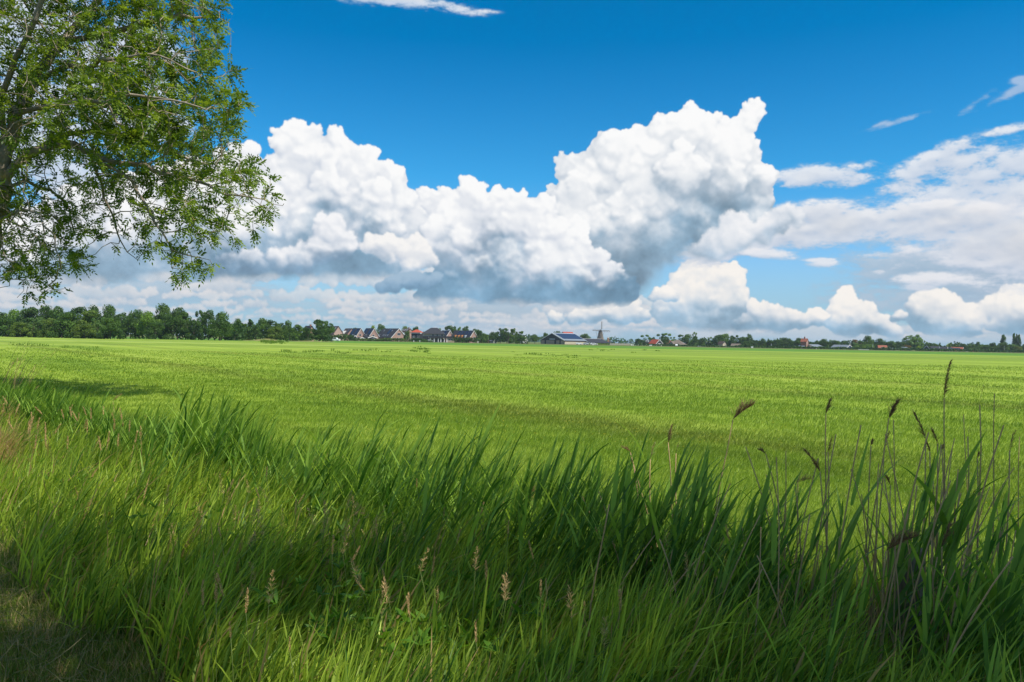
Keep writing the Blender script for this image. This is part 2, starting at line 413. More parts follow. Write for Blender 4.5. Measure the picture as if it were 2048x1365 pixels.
def link(name, me, parent=None):
    o = bpy.data.objects.new(name, me); COL.objects.link(o)
    if parent is not None: o.parent = parent
    return o

def empty(name, loc=(0, 0, 0), rz=0.0):
    o = bpy.data.objects.new(name, None); COL.objects.link(o)
    o.location = loc; o.rotation_euler = (0, 0, rz); o.empty_display_size = 0.3
    return o

def tag(o, label=None, cat=None, group=None, kind=None):
    if label: o['label'] = label
    if cat: o['category'] = cat
    if group: o['group'] = group
    if kind or cat: o['kind'] = kind or 'thing'
    return o

class MB:
    """Collects boxes, prisms, tubes and sheets into one mesh."""
    def __init__(s): s.v = []; s.f3 = []; s.f4 = []; s.n = 0; s.ng = []
    def add(s, v, f):
        v = [tuple(p) for p in v]
        for q in f:
            q = [i + s.n for i in q]
            (s.f3 if len(q) == 3 else s.f4 if len(q) == 4 else s.ng).append(q)
        s.v += v; s.n += len(v); return s
    def box(s, x0, x1, y0, y1, z0, z1):
        return s.add([(x0, y0, z0), (x1, y0, z0), (x1, y1, z0), (x0, y1, z0), (x0, y0, z1), (x1, y0, z1), (x1, y1, z1), (x0, y1, z1)],
                     [(0, 3, 2, 1), (4, 5, 6, 7), (0, 1, 5, 4), (1, 2, 6, 5), (2, 3, 7, 6), (3, 0, 4, 7)])
    def hexa(s, p):      # eight corners: bottom four, top four
        return s.add(p, [(0, 3, 2, 1), (4, 5, 6, 7), (0, 1, 5, 4), (1, 2, 6, 5), (2, 3, 7, 6), (3, 0, 4, 7)])
    def prism(s, poly, axis, a, b):
        """poly in the plane across 'axis' ('x' or 'y'), from a to b."""
        n = len(poly)
        mk = (lambda p, t: (t, p[0], p[1])) if axis == 'x' else (lambda p, t: (p[0], t, p[1])) if axis == 'y' else (lambda p, t: (p[0], p[1], t))
        v = [mk(p, a) for p in poly] + [mk(p, b) for p in poly]
        f = [tuple(range(n))[::-1], tuple(range(n, 2 * n))] + [(i, (i + 1) % n, n + (i + 1) % n, n + i) for i in range(n)]
        return s.add(v, f)
    def tube(s, pts, rad, k=6, cap=True):
        pts = [Vector(p) for p in pts]
        rings = []
        ref = Vector((0.31, 0.17, 0.93))
        for i, p in enumerate(pts):
            d = (pts[min(i + 1, len(pts) - 1)] - pts[max(i - 1, 0)])
            d = d.normalized() if d.length > 1e-9 else Vector((0, 0, 1))
            u = d.cross(ref); u = u.normalized() if u.length > 1e-3 else d.orthogonal().normalized()
            w = d.cross(u); r = rad[i] if hasattr(rad, '__len__') else rad
            rings.append([p + (u * math.cos(2 * math.pi * j / k) + w * math.sin(2 * math.pi * j / k)) * r for j in range(k)])
        v = [q for r_ in rings for q in r_]
        f = [(i * k + j, i * k + (j + 1) % k, (i + 1) * k + (j + 1) % k, (i + 1) * k + j) for i in range(len(pts) - 1) for j in range(k)]
        if cap: f += [tuple(range(k))[::-1], tuple((len(pts) - 1) * k + j for j in range(k))]
        return s.add(v, f)
    def mesh(s, name, mat, smooth=False):
        me = bpy.data.meshes.new(name)
        me.from_pydata(s.v, [], s.f3 + s.f4 + s.ng)
        if mat: me.materials.append(mat)
        if smooth: me.polygons.foreach_set('use_smooth', [True] * len(me.polygons))
        me.update(); return me
    def build(s, name, mat, parent=None, smooth=False):
        return link(name, s.mesh(name, mat, smooth), parent)

def new_mat(name):
    m = bpy.data.materials.new(name); m.use_nodes = True
    m.node_tree.nodes.clear()
    return m, NT(m.node_tree)

def finish(m, T, col, rough=0.7, bump=None, bump_k=0.3, transl=0.0, tcol=None, spec=0.3, metal=0.0, bump_dist=0.05):
    out = T.n('ShaderNodeOutputMaterial')
    p = T.n('ShaderNodeBsdfPrincipled')
    T.put(p.inputs['Base Color'], col if not isinstance(col, tuple) else (*col, 1))
    p.inputs['Roughness'].default_value = rough
    p.inputs['Specular IOR Level'].default_value = spec
    p.inputs['Metallic'].default_value = metal
    if bump is not None:
        b = T.n('ShaderNodeBump'); b.inputs['Strength'].default_value = bump_k; b.inputs['Distance'].default_value = bump_dist
        T.link(bump, b.inputs['Height']); T.link(b.outputs[0], p.inputs['Normal'])
    sh = p.outputs[0]
    if transl > 0:
        t = T.n('ShaderNodeBsdfTranslucent')
        T.put(t.inputs['Color'], tcol if tcol is not None and not isinstance(tcol, tuple) else (*(tcol or col), 1))
        mx = T.n('ShaderNodeMixShader'); mx.inputs[0].default_value = transl
        T.link(sh, mx.inputs[1]); T.link(t.outputs[0], mx.inputs[2]); sh = mx.outputs[0]
    T.link(sh, out.inputs['Surface'])
    return m

def plain(name, col, rough=0.7, var=0.25, scale=2.0, spec=0.3, metal=0.0, bump_k=0.0):
    """Base colour with a weathered unevenness."""
    m, T = new_mat(name)
    tcd = T.n('ShaderNodeTexCoord').outputs['Object']
    n = T.noise(tcd, scale, 5, 0.6)
    f = T.maprange(n, 0.3, 0.7, 1 - var, 1 + var)
    c = T.mix(1.0, (*col,), T.ramp(n, [(0.0, 1 - var), (1.0, 1 + var)]), 'MULTIPLY')
    return finish(m, T, c, rough, n if bump_k else None, bump_k, spec=spec, metal=metal)

def leaf_mat(name, a, b, transl=0.35, rough=0.5, spec=0.25, obj_tint=False, tk=1.6, dry=None):
    """Foliage: colour between a and b by the 'tone' attribute, light shining through."""
    m, T = new_mat(name)
    at_ = T.n('ShaderNodeAttribute', attribute_name='tone')
    tone = at_.outputs['Fac']
    if dry is not None:
        c = T.ramp(tone, [(0.0, a), (0.80, b), (0.90, dry), (1.0, dry)])
    else:
        c = T.mix(tone, a, b)
    if obj_tint:
        oi = T.n('ShaderNodeObjectInfo')
        c = T.mix(1.0, c, oi.outputs['Color'], 'MULTIPLY')
        geo = T.n('ShaderNodeNewGeometry')
    tc_ = T.mix(1.0, c, (tk * 1.1, tk * 1.05, tk * 0.55), 'MULTIPLY')
    return finish(m, T, c, rough, transl=transl, tcol=tc_, spec=spec)

def blades(base, length, width, lean, bend, azim, face, segs, tone, droop=None):
    """Many grass blades as one vertex soup. All arguments are arrays of n."""
    n = len(base)
    S = segs
    t = np.linspace(0, 1, S + 1)
    ang = lean[:, None] + bend[:, None] * t[None, :]          # angle from the vertical along the blade
    ds = length[:, None] / S
    r = np.concatenate([np.zeros((n, 1)), np.cumsum(np.sin(ang[:, :-1]) * ds, 1)], 1)
    z = np.concatenate([np.zeros((n, 1)), np.cumsum(np.cos(ang[:, :-1]) * ds, 1)], 1)
    cx, cy = np.cos(azim)[:, None], np.sin(azim)[:, None]
    P = np.stack([base[:, 0:1] + r * cx, base[:, 1:2] + r * cy, base[:, 2:3] + z], -1)     # n,S+1,3
    wprof = np.sin(np.pi * np.clip(t * 0.86 + 0.14, 0, 1)) ** 0.6
    wprof[-1] = 0
    wv = np.stack([np.cos(face), np.sin(face), np.zeros(n)], -1)[:, None, :] * (width[:, None] * wprof[None, :] * 0.5)[..., None]
    Lf = (P - wv)[:, :-1]; Rt = (P + wv)[:, :-1]; tip = P[:, -1:]
    V = np.concatenate([np.stack([Lf, Rt], 2).reshape(n, 2 * S, 3), tip], 1)
    k = 2 * S + 1
    off = (np.arange(n) * k)[:, None, None]
    q = np.array([[2 * i, 2 * i + 1, 2 * i + 3, 2 * i + 2] for i in range(S - 1)], np.int64).reshape(-1, 4)
    F4 = (q[None] + off).reshape(-1, 4) if S > 1 else np.zeros((0, 4), np.int64)
    F3 = (np.array([[2 * S - 2, 2 * S - 1, 2 * S]])[None] + off).reshape(-1, 3)
    return V.reshape(-1, 3), [F4, F3], np.repeat(tone, k)

def join_soups(parts):
    V, F3, F4, T_, off = [], [], [], [], 0
    for v, fl, t in parts:
        V.append(v); T_.append(t)
        for f in fl:
            if len(f): (F3 if f.shape[1] == 3 else F4).append(f + off)
        off += len(v)
    out = []
    if F4: out.append(np.concatenate(F4))
    if F3: out.append(np.concatenate(F3))
    return np.concatenate(V), out, np.concatenate(T_)

# lattice noise for placing things
_ln = np.random.default_rng(99).random((256, 256))
def lnoise(x, y, s):
    x = np.asarray(x) / s; y = np.asarray(y) / s
    xi, yi = np.floor(x).astype(int), np.floor(y).astype(int)
    fx, fy = x - xi, y - yi; fx = fx * fx * (3 - 2 * fx); fy = fy * fy * (3 - 2 * fy)
    g = lambda i, j: _ln[i % 256, j % 256]
    return (g(xi, yi) * (1 - fx) + g(xi + 1, yi) * fx) * (1 - fy) + (g(xi, yi + 1) * (1 - fx) + g(xi + 1, yi + 1) * fx) * fy
# ------------------------------------------------------------------ ground
# v = distance from the mown path towards the field, across the ditch; the ditch runs diagonally away to the left
def vco(x, y): return (1.02 * np.asarray(x) + np.asarray(y)) / 1.4284
DU = Vector((-0.714, 0.700, 0))          # along the ditch, away from the camera
def ground_z(x, y):
    v = vco(x, y)
    dip = np.exp(-((v - 4.6) / 0.75) ** 2) * 0.62
    bank = 0.10 * np.exp(-((v - 2.6) / 0.9) ** 2)
    rough = 0.05 * (lnoise(x, y, 0.7) - 0.5) + 0.10 * (lnoise(x, y, 3.1) - 0.5)
    near = np.exp(-(np.hypot(x, y) / 120.0) ** 2)
    return (bank - dip + rough) * near

def axis(lo, hi, step, far, grow=1.16):
    a = list(np.arange(lo, hi + 1e-6, step))
    s = step
    while a[-1] < far: s *= grow; a.append(a[-1] + s)
    s = step
    while a[0] > -far: s *= grow; a.insert(0, a[0] - s)
    return np.array(a)
gxs, gys = axis(-14, 8, 0.22, 9000), axis(-3, 20, 0.22, 9000)
GX, GY = np.meshgrid(gxs, gys)
GV = np.stack([GX, GY, ground_z(GX, GY)], -1).reshape(-1, 3)
nx = len(gxs)
ii, jj = np.meshgrid(np.arange(nx - 1), np.arange(len(gys) - 1))
b0 = (jj * nx + ii).ravel()
GF = np.stack([b0, b0 + 1, b0 + nx + 1, b0 + nx], -1)

def field_colour(T):
    """Colour of the sown field from world position: sowing strips, patches, darker damp bands."""
    geo = T.n('ShaderNodeNewGeometry').outputs['Position']
    sx = T.n('ShaderNodeSeparateXYZ'); T.link(geo, sx.inputs[0])
    x, y = sx.outputs['X'], sx.outputs['Y']
    # along / across the strips
    ac = T.math('ADD', T.math('MULTIPLY', x, 0.80), T.math('MULTIPLY', y, 0.60))
    al = T.math('ADD', T.math('MULTIPLY', x, -0.60), T.math('MULTIPLY', y, 0.80))
    cv = T.n('ShaderNodeCombineXYZ'); T.link(T.math('MULTIPLY', al, 0.10), cv.inputs[0]); T.link(ac, cv.inputs[1])
    st = cv.outputs[0]
    wob = T.math('MULTIPLY', T.math('SUBTRACT', T.noise(st, 0.16, 3), 0.5), 5.0)
    ph = T.math('FRACT', T.math('DIVIDE', T.math('ADD', T.math('SUBTRACT', ac, 11.5 - 6.75), wob), 13.5))
    band = T.math('SUBTRACT', 1.0, T.math('MULTIPLY', T.math('ABSOLUTE', T.math('SUBTRACT', ph, 0.5)), 7.0), clamp=True)
    brk = T.maprange(T.noise(st, 0.5, 4), 0.36, 0.56, smooth=True)
    band = T.math('MULTIPLY', band, brk)
    n1 = T.noise(st, 0.22, 5, 0.6)
    n2 = T.noise(geo, 0.9, 5, 0.65)
    n3 = T.noise(geo, 9.0, 3, 0.7)
    c = T.ramp(n1, [(0.30, (0.130, 0.215, 0.022)), (0.50, (0.255, 0.345, 0.040)), (0.68, (0.370, 0.445, 0.075))])
    c = T.mix(T.maprange(n2, 0.35, 0.75), T.mix(1.0, c, (0.80, 0.86, 0.8), 'MULTIPLY'), c)
    c = T.mix(T.math('MULTIPLY', band, 0.62), c, (0.140, 0.165, 0.026))
    # thin drill rows and tractor tracks
    cv3 = T.n('ShaderNodeCombineXYZ'); T.link(T.math('MULTIPLY', al, 0.02), cv3.inputs[0]); T.link(T.math('MULTIPLY', ac, 1.4), cv3.inputs[1])
    rows = T.noise(cv3.outputs[0], 1.0, 3, 0.7)
    c = T.mix(T.math('MULTIPLY', T.maprange(rows, 0.55, 0.68, smooth=True), 0.45), c, (0.105, 0.160, 0.020))
    c = T.mix(T.math('MULTIPLY', T.maprange(T.noise(geo, 0.35, 5, 0.7), 0.60, 0.70, smooth=True), 0.5), c, (0.16, 0.20, 0.05))
    # long weak stripes of the farther field
    far = T.maprange(y, 60.0, 160.0)
    cv2 = T.n('ShaderNodeCombineXYZ'); T.link(T.math('MULTIPLY', x, 0.004), cv2.inputs[0]); T.link(T.math('MULTIPLY', y, 0.05), cv2.inputs[1])
    fs = T.noise(cv2.outputs[0], 1.0, 4, 0.6)
    c = T.mix(T.math('MULTIPLY', far, T.maprange(fs, 0.44, 0.60, smooth=True)), c, (0.160, 0.235, 0.040))
    c = T.mix(T.math('MULTIPLY', far, T.maprange(fs, 0.48, 0.34, smooth=True)), c, (0.300, 0.380, 0.085))
    # darker crop strip in front of the village
    edge_y = T.math('ADD', T.math('MULTIPLY', x, -0.10), 262.0)
    dark = T.maprange(T.math('SUBTRACT', y, edge_y), 0.0, 3.0)
    c = T.mix(dark, c, (0.095, 0.205, 0.028))
    edge2 = T.math('ADD', T.math('MULTIPLY', x, 0.02), 440.0)
    d2 = T.maprange(T.math('SUBTRACT', y, edge2), 0.0, 6.0)
    c = T.mix(d2, c, T.mix(T.noise(geo, 0.08, 4), (0.060, 0.110, 0.020), (0.17, 0.17, 0.06)))
    return c, geo, x, y, n2, n3

m_ground, T = new_mat('soil_and_field')
c, geo, x, y, n2, n3 = field_colour(T)
v_ = T.math('DIVIDE', T.math('ADD', T.math('MULTIPLY', x, 1.02), y), 1.4284)
v_ = T.math('ADD', v_, T.math('MULTIPLY', T.math('SUBTRACT', T.noise(geo, 1.2, 3), 0.5), 0.7))
soil = T.ramp(T.noise(geo, 7.0, 6, 0.7), [(0.3, (0.018, 0.022, 0.008)), (0.7, (0.05, 0.055, 0.018))])
mown = T.ramp(T.noise(geo, 11.0, 6, 0.75), [(0.3, (0.035, 0.060, 0.012)), (0.5, (0.070, 0.110, 0.020)), (0.7, (0.15, 0.15, 0.05))])
c = T.mix(T.maprange(v_, 6.3, 5.6), c, soil)
c = T.mix(T.maprange(v_, 2.0, 1.6), c, mown)
hb = T.math('ADD', T.noise(geo, 30.0, 4, 0.7), T.noise(geo, 3.0, 4, 0.6))
finish(m_ground, T, c, 0.95, hb, 0.6, spec=0.05, bump_dist=0.04)
ground = link('ground', np_mesh('ground', GV, GF, [m_ground], smooth=True))
tag(ground, kind='structure')
# ditch water, mostly hidden by the reeds
m_w, T = new_mat('ditch_water')
finish(m_w, T, (0.012, 0.016, 0.010), 0.08, T.noise(T.n('ShaderNodeNewGeometry').outputs['Position'], 3.0, 3), 0.05, spec=0.5)
wv = []
for s in np.linspace(-12, 70, 30):
    for vv in (4.1, 5.1):
        p = Vector((1.02, 1.0, 0)) * (vv * 1.4284 / (1.02 ** 2 + 1)) + DU * s
        wv.append((p.x, p.y, -0.44))
water = link('ditch_water', np_mesh('ditch_water', np.array(wv), np.array([(2 * i, 2 * i + 1, 2 * i + 3, 2 * i + 2) for i in range(29)]), [m_w]))
tag(water, kind='structure')

# ------------------------------------------------------------------ field grass, one mass of blades
WIND = 0.0       # the wind blows to the right of the picture (+X)
m_field, T = new_mat('field_blade')
c, geo, x, y, n2, n3 = field_colour(T)
tone = T.n('ShaderNodeAttribute', attribute_name='tone').outputs['Fac']
c = T.mix(1.0, c, T.ramp(tone, [(0.0, (0.80, 0.86, 0.8)), (0.6, (1.05, 1.05, 1.0)), (1.0, (1.40, 1.30, 1.8))]), 'MULTIPLY')
finish(m_field, T, c, 0.45, transl=0.42, tcol=T.mix(1.0, c, (1.5, 1.45, 0.8), 'MULTIPLY'), spec=0.25)

def polar_points(n, d0, d1, power, amax=0.62, amin=-0.62):
    """Points in a wide fan before the camera, density falling with distance."""
    u = rng.random(n)
    if power == 1: d = d0 * (d1 / d0) ** u
    else:
        k = 1 - power
        d = (d0 ** k + u * (d1 ** k - d0 ** k)) ** (1 / k)
    a = rng.uniform(amin, amax, n)
    # keep beyond the picture's edges too, for a camera a step aside
    return np.stack([np.tan(a * 1.08) * d, d], -1)

P2 = polar_points(640000, 5.0, 85.0, 1.75)
# the field goes on to the right and left of the picture
ne = 160000
ye = 1.0 + 24.0 * rng.random(ne) ** 1.7
P2 = np.concatenate([P2, np.column_stack([np.tan(0.66) * ye + rng.uniform(0, 6, ne) ** 1.0, ye]), np.column_stack([-np.tan(0.66) * (ye[:20000] + 8) - rng.uniform(0, 6, 20000), ye[:20000] + 8])])
vv = vco(P2[:, 0], P2[:, 1])
P2 = P2[vv > 5.5 + 0.3 * (lnoise(P2[:, 0], P2[:, 1], 0.8) - 0.5)]
n = len(P2); D = P2[:, 1]
thin = lnoise(P2[:, 0], P2[:, 1], 0.35)
L = (0.055 + 0.05 * rng.random(n) + 0.035 * thin) * (0.85 + 0.3 * lnoise(P2[:, 0], P2[:, 1], 2.0))
Wd = 0.0045 * np.maximum(1.0, np.hypot(P2[:, 0], D) / 8.0) ** 0.95
base = np.column_stack([P2, ground_z(P2[:, 0], P2[:, 1]) - 0.01])
S_ = blades(base, L, Wd, rng.uniform(0.0, 0.5, n), rng.uniform(0.4, 1.5, n), WIND + rng.normal(0, 0.9, n), rng.uniform(0, math.pi, n), 2,
            np.clip(rng.normal(0.45, 0.25, n), 0, 1))
fg = link('field_grass', np_mesh('field_grass', S_[0], S_[1], [m_field], {'tone': S_[2]}))
tag(fg, 'short bright green grass covering the wide flat field', 'grass', kind='stuff')

# yellow flowers, docks: buttercup specks standing in the field
m_yel = plain('buttercup_yellow', (0.75, 0.55, 0.02), 0.6, 0.1)
k = 900
Pf = polar_points(k * 4, 7.0, 120.0, 1.6)
keep = (vco(Pf[:, 0], Pf[:, 1]) > 6) & (lnoise(Pf[:, 0], Pf[:, 1], 5.0) > 0.66)
Pf = Pf[keep][:k]; k = len(Pf)
r_ = 0.007 * np.maximum(1, Pf[:, 1] / 12) ** 0.7
a3 = np.linspace(0, 2 * math.pi, 6)[:5]
disc = np.stack([np.cos(a3), np.sin(a3) * 0.9, 0.35 * np.sin(a3 * 2)], -1)
Vf = (np.column_stack([Pf, rng.uniform(0.14, 0.22, k)])[:, None, :] + disc[None] * r_[:, None, None]).reshape(-1, 3)
Ff = (np.arange(k) * 5)[:, None] + np.arange(5)[None]
fl = link('yellow_flowers', np_mesh('yellow_flowers', Vf, Ff, [m_yel]))
tag(fl, 'tiny yellow flowers scattered through the green field', 'flowers', kind='stuff')

# darker coarse tufts (rushes and docks) in lines on the middle of the field
m_tuft = leaf_mat('coarse_tuft', (0.08, 0.15, 0.015), (0.16, 0.25, 0.03), 0.3)
tp = []
for (px0, py0, px1, py1, cnt, h) in ((520, 684.5, 575, 686, 260, 0.9), (700, 700, 860, 706, 160, 0.35), (560, 703, 700, 707, 120, 0.35), (830, 698, 860, 700, 80, 0.4),
                                     (1020, 708, 1200, 716, 150, 0.3), (1180, 700, 1330, 704, 100, 0.3), (0, 688, 200, 699, 160, 0.3), (120, 706, 300, 728, 160, 0.22)):
    for _ in range(cnt // 5):
        t = rng.random(); px, py = px0 + (px1 - px0) * t, py0 + (py1 - py0) * t + rng.normal(0, 1.6)
        hy = 682.5 + 0.0185 * (px - 1024)
        d = CAM_H * FPX / max(py - hy, 3.0)
        q = at(px, py, d); tp.append((q.x, q.y, -0.02, h * rng.uniform(0.3, 1.1) ** 1.5))
tp = np.array(tp)
bb = np.repeat(tp, 9, 0); n = len(bb)
bb[:, 0] += rng.normal(0, 0.25, n); bb[:, 1] += rng.normal(0, 0.5, n)
S_ = blades(bb[:, :3], bb[:, 3], 0.0016 * bb[:, 1] ** 0.8, rng.uniform(0, 0.4, n), rng.uniform(0.1, 0.8, n), rng.normal(0, 1.4, n), rng.uniform(-0.5, 0.5, n), 2, rng.random(n))
tf = link('weed_tufts', np_mesh('weed_tufts', S_[0], S_[1], [m_tuft], {'tone': S_[2]}))
tag(tf, 'darker coarse tufts standing in lines across the field', 'weeds', kind='stuff')
# ------------------------------------------------------------------ bank of long grass between the mown path and the ditch
m_bank = leaf_mat('long_grass', (0.050, 0.130, 0.012), (0.480, 0.600, 0.070), 0.42, 0.45, 0.25, dry=(0.40, 0.27, 0.12))
def bank_points(n, d0, d1, p, lo, hi, amin=-0.66, amax=0.62):
    P = polar_points(n, d0, d1, p, amax, amin)
    v = vco(P[:, 0], P[:, 1])
    return P[(v > lo + 0.35 * (lnoise(P[:, 0], P[:, 1], 0.6) - 0.5)) & (v < hi)]

def tall_grass(P, h0, h1, width, segs, tone_f):
    n = len(P)
    cl = lnoise(P[:, 0], P[:, 1], 0.55)
    L = rng.uniform(h0, h1, n) * (0.6 + 0.7 * cl)
    base = np.column_stack([P, ground_z(P[:, 0], P[:, 1]) - 0.02])
    return blades(base, L, width * (0.7 + 0.6 * rng.random(n)) * np.maximum(1, P[:, 1] / 6) ** 0.8, rng.uniform(0.05, 0.55, n), rng.uniform(0.1, 1.4, n) ** 1.3 * (0.5 + 0.8 * rng.random(n)),
                  rng.normal(0, 0.85, n), rng.uniform(0, math.pi, n), segs, np.where(tone_f(n) > 0.82, 0.95, np.clip(rng.random(n) ** 1.4 * 0.55 + 0.45 * (lnoise(P[:, 0] + 5, P[:, 1] + 3, 0.22) - 0.2), 0, 0.79)) if tone_f is tf1 else tone_f(n))
tf1 = lambda n: np.where(rng.random(n) < 0.94, rng.uniform(0, 0.8, n), rng.uniform(0.9, 1, n))
parts_ = []
P = bank_points(66000, 2.1, 9.0, 1.5, 1.4, 4.3);  parts_.append(tall_grass(P, 0.22, 0.60, 0.0105, 5, tf1))
P = bank_points(9000, 2.1, 9.0, 1.5, 1.9, 4.3);  parts_.append(tall_grass(P, 0.36, 0.74, 0.0130, 6, tf1))
P = bank_points(90000, 7.0, 40.0, 1.7, 1.2, 4.0);  parts_.append(tall_grass(P[:60000], 0.28, 0.60, 0.0080, 4, tf1))
P = bank_points(40000, 2.1, 12.0, 1.6, 1.6, 5.0);  parts_.append(tall_grass(P, 0.12, 0.30, 0.006, 3, tf1))
P = bank_points(30000, 4.0, 40.0, 1.6, 5.0, 6.0);  parts_.append(tall_grass(P, 0.15, 0.34, 0.006, 3, tf1))
# dry tawny patch on the far left of the bank
P = bank_points(60000, 6.5, 13.0, 1.5, 1.7, 3.4, -0.66, -0.52)
P = P[lnoise(P[:, 0] + 9, P[:, 1], 1.3) > 0.5]; parts_.append(tall_grass(P[:2200], 0.45, 0.7, 0.004, 4, lambda n: rng.uniform(0.86, 1, n)))
# beyond the right edge of the picture
Px = np.column_stack([rng.uniform(1.2, 7.5, 90000), rng.uniform(-4.5, 4.5, 90000)])
vx = vco(Px[:, 0], Px[:, 1]); Px = Px[(vx > 1.6) & (vx < 4.3) & (Px[:, 0] > 0.62 * np.maximum(Px[:, 1], 0)) & (np.hypot(Px[:, 0], Px[:, 1]) > 1.6)][:18000]
parts_.append(tall_grass(Px, 0.26, 0.62, 0.0085, 4, tf1))
S_ = join_soups(parts_)
bank = link('bank_grass', np_mesh('bank_grass', S_[0], S_[1], [m_bank], {'tone': S_[2]}))
tag(bank, 'long green grass covering the bank in the foreground', 'grass', kind='stuff')

# low broad-leaved weeds among the grass
m_weed = leaf_mat('weed_leaf', (0.06, 0.15, 0.012), (0.13, 0.26, 0.02), 0.4, 0.5)
P = bank_points(30000, 2.4, 12.0, 1.5, 2.0, 4.4)
P = P[lnoise(P[:, 0] + 40, P[:, 1] + 7, 0.9) > 0.45][:900]; n = len(P)
nb = 5
bb = np.repeat(np.column_stack([P, ground_z(P[:, 0], P[:, 1]) + rng.uniform(0.08, 0.36, n)]), nb, 0)
S_ = blades(bb, rng.uniform(0.04, 0.10, n * nb), rng.uniform(0.018, 0.034, n * nb), rng.uniform(0.5, 1.3, n * nb), rng.uniform(0.2, 0.9, n * nb), rng.uniform(0, 6.28, n * nb), rng.uniform(0, 3.14, n * nb), 3, rng.random(n * nb))
wd = link('bank_weeds', np_mesh('bank_weeds', S_[0], S_[1], [m_weed], {'tone': S_[2]}))
tag(wd, 'low leafy weeds mixed through the bank grass', 'weeds', kind='stuff')

# mown path: stubble and a swath of cut hay
m_stub = leaf_mat('stubble', (0.10, 0.16, 0.02), (0.22, 0.28, 0.05), 0.3, 0.7, 0.1, dry=(0.42, 0.31, 0.15))
P = polar_points(230000, 2.2, 22.0, 1.6, 0.1, -0.66); v = vco(P[:, 0], P[:, 1]); P = P[(v < 1.95) & (v > -3)]
n = len(P); base = np.column_stack([P, ground_z(P[:, 0], P[:, 1]) - 0.01])
tone = np.where(rng.random(n) < 0.74, rng.uniform(0, 0.8, n), rng.uniform(0.85, 1, n))
s1 = blades(base, rng.uniform(0.04, 0.13, n), 0.0055 * np.maximum(1, P[:, 1] / 6) ** 0.8, rng.uniform(0, 0.5, n), rng.uniform(0, 0.9, n), rng.uniform(0, 6.28, n), rng.uniform(0, 3.14, n), 2, tone)
stub = link('mown_stubble', np_mesh('mown_stubble', s1[0], s1[1], [m_stub], {'tone': s1[2]}))
tag(stub, 'short cut stubble on the mown path', 'stubble', kind='stuff')
m_hay = leaf_mat('cut_hay', (0.09, 0.11, 0.03), (0.24, 0.20, 0.09), 0.2, 0.7, 0.1)
n = 3800
s_ = rng.uniform(2.5, 14, n); q = np.clip(rng.normal(0, 0.30, n), -0.7, 0.7)
vv = 1.15 + q
o_ = np.array([1.02, 1.0]) * 1.4284 / (1.02 ** 2 + 1)
xy = vv[:, None] * o_[None] + np.array([DU.x, DU.y])[None] * s_[:, None]
hz = np.abs(rng.normal(0, 0.05, n)) * np.exp(-(q / 0.3) ** 2) * 2.0
keep = lnoise(xy[:, 0], xy[:, 1], 0.8) > 0.33
xy = xy[keep]; hz = hz[keep]; n = len(xy)
s2 = blades(np.column_stack([xy, ground_z(xy[:, 0], xy[:, 1]) + 0.01 + hz]), rng.uniform(0.12, 0.34, n), np.full(n, 0.005), rng.uniform(1.25, 1.55, n), rng.uniform(-0.5, 0.6, n), rng.uniform(0, 6.28, n), rng.uniform(0, 3.14, n), 4, rng.random(n))
hay = link('cut_hay', np_mesh('cut_hay', s2[0], s2[1], [m_hay], {'tone': s2[2]}))
tag(hay, 'swath of drying cut grass lying along the mown path', 'hay', kind='stuff')

# ------------------------------------------------------------------ green reeds
m_reed = leaf_mat('reed_leaf', (0.050, 0.140, 0.018), (0.290, 0.440, 0.060), 0.42, 0.5, 0.22)
m_rstem = leaf_mat('reed_stem', (0.12, 0.20, 0.03), (0.20, 0.26, 0.05), 0.1, 0.5)

def reed_leaf_mesh(name, L, w, lean, bend, twist, tone):
    """One broad reed blade: narrow foot, widest at a third, long point, folded along the midrib."""
    S = 9
    V, F = [], []
    p = np.zeros(3); a = lean
    for i in range(S + 1):
        t = i / S
        ww = w * (np.sin(math.pi * min(1, (t + 0.06) / 1.06) ** 0.62)) ** 0.85 * 0.5 if i < S else 0.0005
        f = twist * t
        wv = np.array([-math.sin(f) * 0.35 * math.cos(a), math.cos(f), math.sin(f) * 0.9])
        nrm = np.array([-math.cos(a), 0, math.sin(a)])
        V += [p - wv * ww, p - nrm * ww * 0.22, p + wv * ww]
        a = lean + bend * t ** 1.4
        p = p + np.array([math.sin(a), 0, math.cos(a)]) * L / S
    for i in range(S):
        b = i * 3
        F += [(b, b + 1, b + 4, b + 3), (b + 1, b + 2, b + 5, b + 4)]
    V = np.array(V)
    return V, np.array(F), np.full(len(V), tone)

